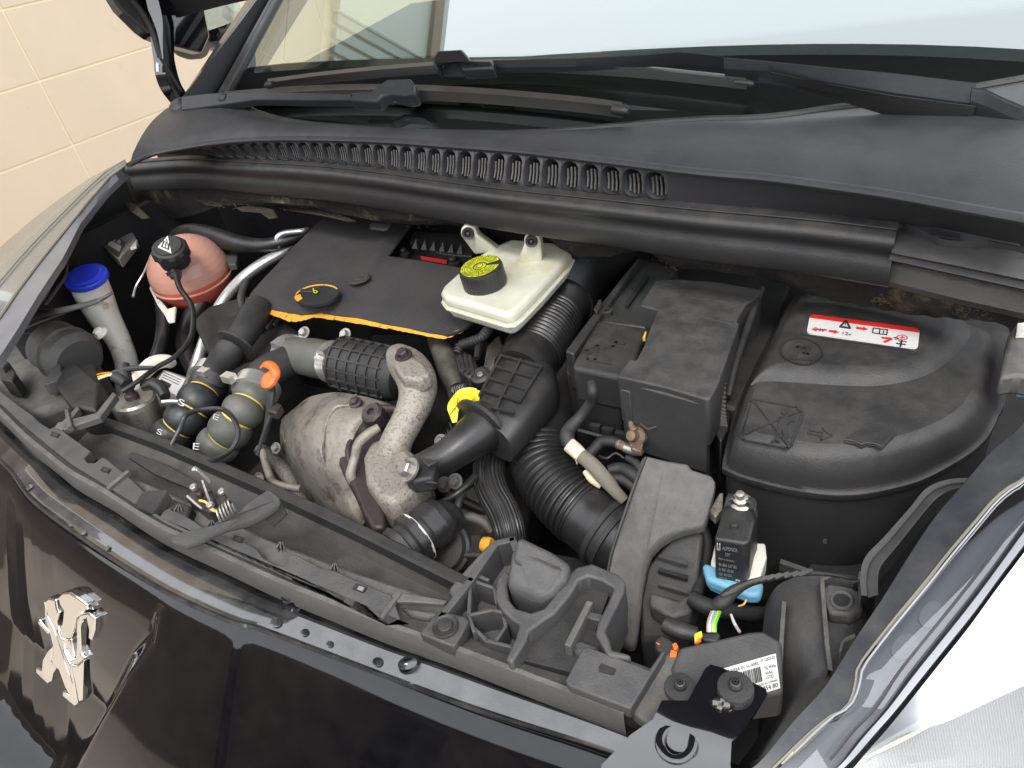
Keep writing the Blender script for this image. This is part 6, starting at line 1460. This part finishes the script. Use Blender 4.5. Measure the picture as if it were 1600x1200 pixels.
# ---- radiator trough and rail
RZ_ = .845
rl0, rl1 = [(132, 640), (150, 652), (250, 688), (400, 752), (560, 826), (720, 905), (760, 925)], [(100, 690), (140, 712), (200, 748), (260, 778), (330, 806), (440, 856), (560, 905), (700, 955), (750, 975)]
ra_ = [at(x, y, RZ_) for x, y in resamp(rl0, 40)]; rb_ = [at(x, y, .842) for x, y in resamp(rl1, 40)]
K['trough'] = mat('dusty_radiator_shroud', (.050, .048, .045), .7, dust=.42, dustcol=(.17, .155, .13), nscale=26, bump=.0008, bscale=300)
mb = MB(); mb.grid([rb_, [a.lerp(b, .7) + Vector((0, 0, -.018)) for a, b in zip(ra_, rb_)], [a.lerp(b, .25) + Vector((0, 0, -.024)) for a, b in zip(ra_, rb_)], [p + Vector((0, -.003, -.012)) for p in ra_]], 'trough'); mb.put('radiator_shroud', car, smooth=60)
mb = MB(); mb.grid([[p + Vector((0, -.006, -.014)) for p in ra_], [p + Vector((0, -.006, -.001)) for p in ra_], [p + Vector((0, -.004, .001)) for p in ra_], [p + Vector((0, .004, .001)) for p in ra_], [p + Vector((0, .006, -.001)) for p in ra_], [p + Vector((0, .006, -.03)) for p in ra_]], 'black'); mb.put('radiator_rail', car, smooth=40)
MB().prism(A([(205, 705), (260, 725), (330, 765), (318, 772), (240, 740), (200, 715)], .842), .004, 'black').put('shroud_rib', car, bevel=.001)

# ---- right part of the panel: latch tower with webs
rt = empty('lamp_carrier', at(860, 960, .72), car, label='webbed grey plastic carrier at the right end of the front panel')
MB().prism(A([(688, 968), (712, 946), (700, 920), (730, 885), (762, 850), (790, 842), (806, 850), (800, 900), (850, 930), (880, 918), (905, 885), (930, 880), (970, 905), (975, 930), (960, 965), (935, 1000), (950, 1025), (985, 1030), (1040, 1050), (1000, 1120), (940, 1100), (830, 1060), (740, 1020), (700, 1005)], FP - .022), .05, 'greyl').put('carrier_base', rt, bevel=.003)
def wall_(pts_, zt_, h_, w_=.003, k='grey'):
    m_ = MB(); P = [at(x, y, zt_) for x, y in pts_]
    for a, b in zip(P, P[1:]):
        d = (b - a).normalized(); s_ = d.cross(n) * w_ / 2; m_.prism([a - s_ - d * w_ * .4, b - s_ + d * w_ * .4, b + s_ + d * w_ * .4, a + s_ - d * w_ * .4], h_, k)
    m_.put('web_wall', rt, bevel=.0008)
wall_([(690, 962), (735, 905), (775, 848), (800, 842), (806, 856)], FP + .006, .03, .006)
wall_([(735, 904), (732, 960), (740, 985)], FP + .002, .024); wall_([(734, 960), (770, 952), (786, 956)], FP + .002, .024)
wall_([(735, 905), (772, 918), (776, 940)], FP + .002, .024); wall_([(740, 896), (762, 905)], FP + .002, .02)
wall_([(775, 1000), (790, 978), (786, 956)], FP - .002, .018); wall_([(742, 982), (760, 1000), (800, 1010), (806, 1028)], FP, .02)
# U shaped cradle
cr_p = [(786, 955), (774, 935), (776, 905), (790, 890), (800, 900), (792, 915), (794, 935), (806, 950), (830, 957), (850, 950), (862, 935), (880, 905), (900, 886), (925, 880), (968, 898), (977, 908), (975, 925), (958, 958), (945, 985), (952, 1000), (956, 1015), (985, 1022), (985, 1030), (950, 1025), (938, 1003), (930, 990), (934, 972), (950, 940), (960, 918), (940, 906), (918, 900), (904, 906), (890, 930), (866, 958), (845, 972), (826, 986), (822, 1000), (800, 1036), (790, 1030), (806, 995), (812, 975), (800, 968)]
MB().prism(A(cr_p, FP + .010), .035, 'grey').put('carrier_cradle', rt, bevel=.0025)
MB().prism([at(808, 1030, FP - .004), at(870, 965, FP - .004), at(895, 925, FP - .004), at(920, 908, FP - .004), at(955, 918, FP - .004), at(930, 985, FP - .004), at(940, 1015, FP - .004), at(890, 1050, FP - .004)], .03, 'blackmat').put('carrier_well', rt)
wall_([(920, 942), (888, 1005)], FP + .008, .03, .005, 'greyl'); wall_([(918, 960), (942, 966)], FP + .004, .02, .006)
MB().prism(A([(888, 1005), (905, 995), (938, 1008), (934, 1030), (900, 1022)], FP), .03, 'grey').put('carrier_post', rt, bevel=.004)
# rubber buffer block
MB().prism([at(806, 842, .895), at(816, 838, .897), at(862, 860, .893), at(892, 880, .888), (at(882, 912, .884)), at(860, 900, .886), at(800, 872, .894)], .012, 'grey').put('buffer_top', rt, bevel=.004)
MB().prism([at(798, 862, .893), at(806, 850, .893), at(868, 880, .890), at(890, 884, .887), at(880, 906, .886), at(862, 925, .884), at(844, 935, .88), at(828, 932, .88), at(790, 915, .884)], .04, 'grey').put('buffer_block', rt, bevel=.006, seg=3)
# square pad with round plug
pd = empty('rubber_stop', at(695, 978, .86), car, label='small square pad with a round black plug on the front panel')
MB().prism(A([(655, 990), (684, 954), (690, 953), (728, 963), (733, 970), (712, 1008), (706, 1010)], FP + .006), .014, 'batt').put('stop_pad', pd, bevel=.003)
c = at(696, 980, FP + .0065); mb = MB(); rr = rpx(c, 21); mb.lathe(c, n, [(rr, -.002), (rr, .001), (rr * .93, .0025), (rr * .8, .0015), (rr * .62, .001), (rr * .55, .003), (rr * .5, .0035), (.001, .0038)], 'black', 36); mb.put('stop_plug', pd, smooth=40)
# small cover plate with slot, right end
MB().prism(A([(883, 1063), (910, 1012), (920, 1010), (1014, 1046), (1034, 1016), (1040, 1018), (985, 1108), (975, 1104), (890, 1072)], FP + .008), .012, 'grey').put('end_plate', fp, bevel=.003)
MB().prism([p + n * .0006 for p in A([(935, 1043), (940, 1037), (962, 1046), (960, 1055), (956, 1055), (936, 1050)], FP + .008)], .0008, 'void').put('end_slot', fp)
MB().prism(A([(985, 1110), (1044, 1016), (1102, 1040), (1090, 1080), (1060, 1130), (1010, 1130)], FP - .002), .012, 'greyl').put('end_tab', fp, bevel=.002)

# ================================================================== NOSE PAINT
nose = empty('front_bumper', at(400, 1100, .55), car, label='glossy black painted nose panel')
crz = .842
crease = [(-190, 500), (-140, 570), (-100, 622), (-60, 668), (-20, 705), (0, 724), (20, 745), (35, 770), (60, 795), (100, 825), (150, 860), (200, 893), (250, 925), (300, 950), (365, 977), (400, 985), (500, 1022), (600, 1060), (700, 1097), (800, 1130), (900, 1160), (960, 1180), (1060, 1215), (1160, 1250)]
ncr = resamp(cr(crease, 4), 110)
Cr = [at(x, y, crz) for x, y in ncr]
Ou = [at(x, y + 3, FP - .022) for x, y in resamp(cr(outer[:-1] + [(975, 1126), (1060, 1165), (1160, 1210)], 4), 110)]
def ip(Pl, x):
    return byx(Pl, x)
xs = [Cr[0].x + (Cr[-1].x - Cr[0].x) * i / 160 for i in range(161)]
a_ = [ip(Ou, x) for x in xs]; b_ = [ip(Cr, x) for x in xs]
mb = MB()
gut = [p + Vector((0, .0, -.010)) for p in a_]
mb.grid([b_, [p.lerp(q, .05) + Vector((0, 0, .002)) for p, q in zip(b_, a_)], [p.lerp(q, .14) + Vector((0, 0, -.001)) for p, q in zip(b_, a_)], [p.lerp(q, .22) + Vector((0, 0, -.0005)) for p, q in zip(b_, a_)], [p.lerp(q, .60) + Vector((0, 0, .001)) for p, q in zip(b_, a_)], [p.lerp(q, .66) + Vector((0, 0, -.001)) for p, q in zip(b_, a_)], gut, [p + Vector((0, .02, -.02)) for p in gut]], 'paintdusty'); mb.put('nose_flange', nose, smooth=50)
# front skin with recessed badge field
prof_n = [(0, 0), (-.004, -.001), (-.010, -.006), (-.018, -.016), (-.028, -.030), (-.040, -.048), (-.053, -.068), (-.067, -.090), (-.082, -.114), (-.100, -.145), (-.122, -.185), (-.15, -.24), (-.175, -.30), (-.19, -.40), (-.19, -.62)]
pf = cr(prof_n, 9)
bpl = (Vector((0, -.445, .774)), Vector((0, -.93, .36)).normalized())
fieldpx = [(20, 735), (40, 780), (100, 830), (180, 880), (243, 925), (246, 985), (222, 1020), (195, 1080), (165, 1150), (135, 1183), (105, 1180), (60, 1130), (20, 1085), (-40, 1030), (-500, 700), (-500, 300), (-60, 600)]
from mathutils.geometry import intersect_point_line
def sdist(x, y, poly):
    inside = False; dm = 1e9; j = len(poly) - 1
    for i in range(len(poly)):
        xi, yi = poly[i]; xj, yj = poly[j]
        if (yi > y) != (yj > y) and x < (xj - xi) * (y - yi) / (yj - yi) + xi: inside = not inside
        dx, dy = xj - xi, yj - yi; t_ = max(0, min(1, ((x - xi) * dx + (y - yi) * dy) / (dx * dx + dy * dy + 1e-9)))
        dm = min(dm, math.hypot(x - xi - t_ * dx, y - yi - t_ * dy)); j = i
    return -dm if inside else dm
# badge field outline in world x / slope length, measured once on the nose plane
FPts = [atp(x, y, bpl) for x, y in fieldpx]; fpoly = [(p.x, p.z) for p in FPts]
xs2 = [Cr[0].x + (Cr[-1].x - Cr[0].x) * i / 620 for i in range(621)]
cb = [ip(Cr, x) for x in xs2]
rows = []
for dy, dz in pf:
    r_ = []
    for p in cb:
        q_ = p + Vector((0, dy * (1.12 + 1.9 * max(0, -.15 - p.x) ** 1.25), dz))
        sd_ = sdist(q_.x, q_.z, fpoly); t_ = max(0, min(1, (.012 - sd_) / .024)); t_ = t_ * t_ * (3 - 2 * t_)
        if dz > -.004: t_ = 0
        q_ = q_ + Vector((0, .005 + .25 * max(0, min(.15, crz - .012 - q_.z)), -.003)) * t_
        q_ += Vector((0, .0025 * math.sin(q_.x * 9 + q_.z * 7), 0))
        r_.append(q_)
    rows.append(r_)
MB().grid(rows, 'nosepaint').put('nose_skin', nose, smooth=85)
# holes in the flange with turned rims
for x, y, s_ in ((455, 930, 1), (638, 1036, 1)):
    q = MB(); e_ = ell(x, y, 17 * s_, 11 * s_, R(-18), crz + .006, 26); e2 = ell(x, y + 1, 14 * s_, 8.5 * s_, R(-18), crz + .007, 26); e3 = [p + Vector((0, 0, -.03)) for p in e2]; e0 = [p + Vector((0, 0, -.012)) for p in ell(x, y, 19 * s_, 12 * s_, R(-18), crz + .006, 26)]
    q.grid([e0, e_, e2, e3], 'paint', True); q.face(e3, 'void'); q.put('flange_hole', nose, smooth=60)
# water drops / wax spots along the flange
for x, y, a, b in ((47, 760, 8, 6), (130, 832, 6, 5), (110, 820, 5, 4), (168, 855, 5, 4), (432, 972, 14, 8), (476, 988, 10, 7), (515, 1006, 8, 6), (590, 1034, 12, 6)):
    pc_ = at(x, y, crz + .002); q = MB(); q.ball(pc_, rpx(pc_, a * .8), 'paintdusty', 1, .8, .05, 16, 8); q.put('wax_spot', nose)
# painted corner bracket
cb_ = empty('corner_bracket', at(1110, 1110, .84), car, label='glossy black painted corner bracket held by two washer headed screws')
BZ = .892
def bz(y, x=1057):
    q = max(0, y - 1128 + (1050 - x) * .35); return BZ - .00026 * q * q / (q + 30)
MB().grid([[at(x, y, bz(y, x)) for x, y in r_] for r_ in ([(1102, 1044), (1110, 1038), (1128, 1043), (1196, 1076)], [(1088, 1070), (1110, 1072), (1150, 1076), (1198, 1084)], [(1075, 1095), (1110, 1096), (1150, 1100), (1188, 1103)], [(1034, 1094), (1080, 1108), (1130, 1112), (1180, 1118)], [(1020, 1124), (1070, 1128), (1120, 1132), (1166, 1135)], [(985, 1148), (1050, 1152), (1100, 1156), (1142, 1158)], [(940, 1195), (1010, 1195), (1080, 1195), (1140, 1195)], [(930, 1240), (1010, 1240), (1080, 1240), (1146, 1240)])], 'paint').put('bracket_plate', cb_, smooth=80)
MB().grid([[at(x, y, bz(y, x)) for x, y in r_] + [at(r_[-1][0], r_[-1][1], bz(r_[-1][1], r_[-1][0]) - .006)] for r_ in ([(1127, 1043), (1128, 1043)], [(1196, 1076), (1197, 1077)], [(1198, 1084), (1199, 1085)], [(1188, 1103), (1189, 1103)], [(1166, 1135), (1167, 1136)], [(1142, 1158), (1143, 1159)], [(1140, 1195), (1141, 1195)], [(1146, 1240), (1147, 1240)])], 'paint').put('bracket_rim', cb_)
for x, y, r_ in ((1063, 1074, 25), (1149, 1074, 28)):
    c = at(x, y, BZ + (.003 if x > 1100 else -.010)); rr = rpx(c, r_); q = MB(); q.lathe(c, n, [(rr, -.003), (rr, 0), (rr * .97, .001), (rr * .4, .0016), (rr * .38, .004), (rr * .30, .0055), (rr * .2, .006), (rr * .16, .004), (.001, .004)], 'black', 32); q.put('washer_screw', cb_, smooth=35)
    q = MB()
    for a in range(3): q.box(c + n * .0058, Vector((math.cos(R(60 * a)), math.sin(R(60 * a)), 0)) * rr * .15, Vector((-math.sin(R(60 * a)), math.cos(R(60 * a)), 0)) * rr * .04, (0, 0, .0006), 'void')
    q.put('screw_star', cb_)
q = MB(); q.prism([p + n * .0005 for p in ell(1127, 1100, 18, 9, R(20), BZ, 24)], .0005, 'void'); e_ = ell(1127, 1100, 18, 9, R(20), BZ + .0005, 24); q.tube([(p, .0008) for p in e_ + [e_[0]]], 'paint', seg=6, sub=1); q.put('bracket_slot', cb_)
q = MB(); q.ribbon([p + n * .0006 for p in A([(1116, 1100), (1138, 1104)], BZ)], .003, 'steel', n, .001); q.ribbon([p + n * .0006 for p in A([(1124, 1108), (1130, 1095)], BZ)], .003, 'steel', n, .001); q.put('slot_cross', cb_)
e_ = ell(1057, 1160, 26, 27, 0, bz(1160) + .001, 32); q = MB(); q.tube([(p, .0032) for p in e_ + [e_[0]]], 'paint', seg=10, sub=1, flat=.6); q.put('pressed_ring', cb_)

# rampant lion badge
bd = empty('badge', atp(100, 1010, bpl, -.004), car, label='chrome lion emblem on the black nose')
LP = (bpl[0], bpl[1])
def zp(pts_, off): return [atp(x / 4, 900 + y / 4, LP, off) for x, y in pts_]
lion = [([(275, 160), (300, 140), (345, 150), (350, 200), (365, 240), (350, 290), (358, 345), (385, 400), (395, 470), (440, 560), (485, 800), (470, 822), (385, 750), (390, 715), (430, 742), (405, 700), (365, 590), (320, 555), (328, 440), (300, 330), (275, 240)], .010, 'lion_body'),
        ([(360, 130), (385, 108), (430, 105), (500, 150), (540, 180), (540, 215), (500, 225), (505, 245), (475, 265), (462, 330), (440, 392), (385, 400), (362, 350), (388, 290), (395, 215), (370, 180)], .008, 'lion_mane'),
        ([(500, 240), (545, 232), (592, 265), (592, 340), (572, 408), (548, 390), (552, 335), (538, 270), (515, 275), (500, 320), (502, 490), (530, 515), (480, 560), (435, 562), (430, 528), (470, 515), (478, 480), (474, 330), (478, 275)], .009, 'lion_tail'),
        ([(325, 440), (320, 530), (352, 575), (330, 612), (322, 660), (300, 682), (220, 605), (222, 572), (256, 592), (262, 520), (290, 470)], .007, 'lion_leg'),
        ([(440, 560), (485, 562), (518, 530), (515, 780), (492, 795), (475, 700)], .007, 'lion_leg'),
        ([(236, 272), (252, 285), (272, 318), (300, 345), (300, 372), (262, 330), (232, 298)], .006, 'lion_paw'),
        ([(385, 402), (440, 395), (452, 470), (460, 515), (432, 528), (405, 480)], .004, 'lion_flank')]
for pts_, h_, nm in lion:
    P = zp(pts_, h_ * .45 + .001); MB().prism(P, LP[1] * -(h_ * .45 + .007), 'chrome').put(nm, bd, bevel=.0018, seg=3, smooth=60)
q = MB(); q.tube([(p, .0009) for p in zp([(280, 160), (300, 250), (345, 350), (400, 520), (450, 660), (480, 800)], .0052)], 'chrome', seg=6); q.put('lion_edge', bd)

# scattered grit on the seal and cowl is in the materials
# lower bay floor blockers: crossmember and hidden lower parts
MB().prism(A([(700, 840), (950, 880), (960, 1000), (800, 940), (700, 900)], .72), .03, 'void').put('lower_crossmember', car)
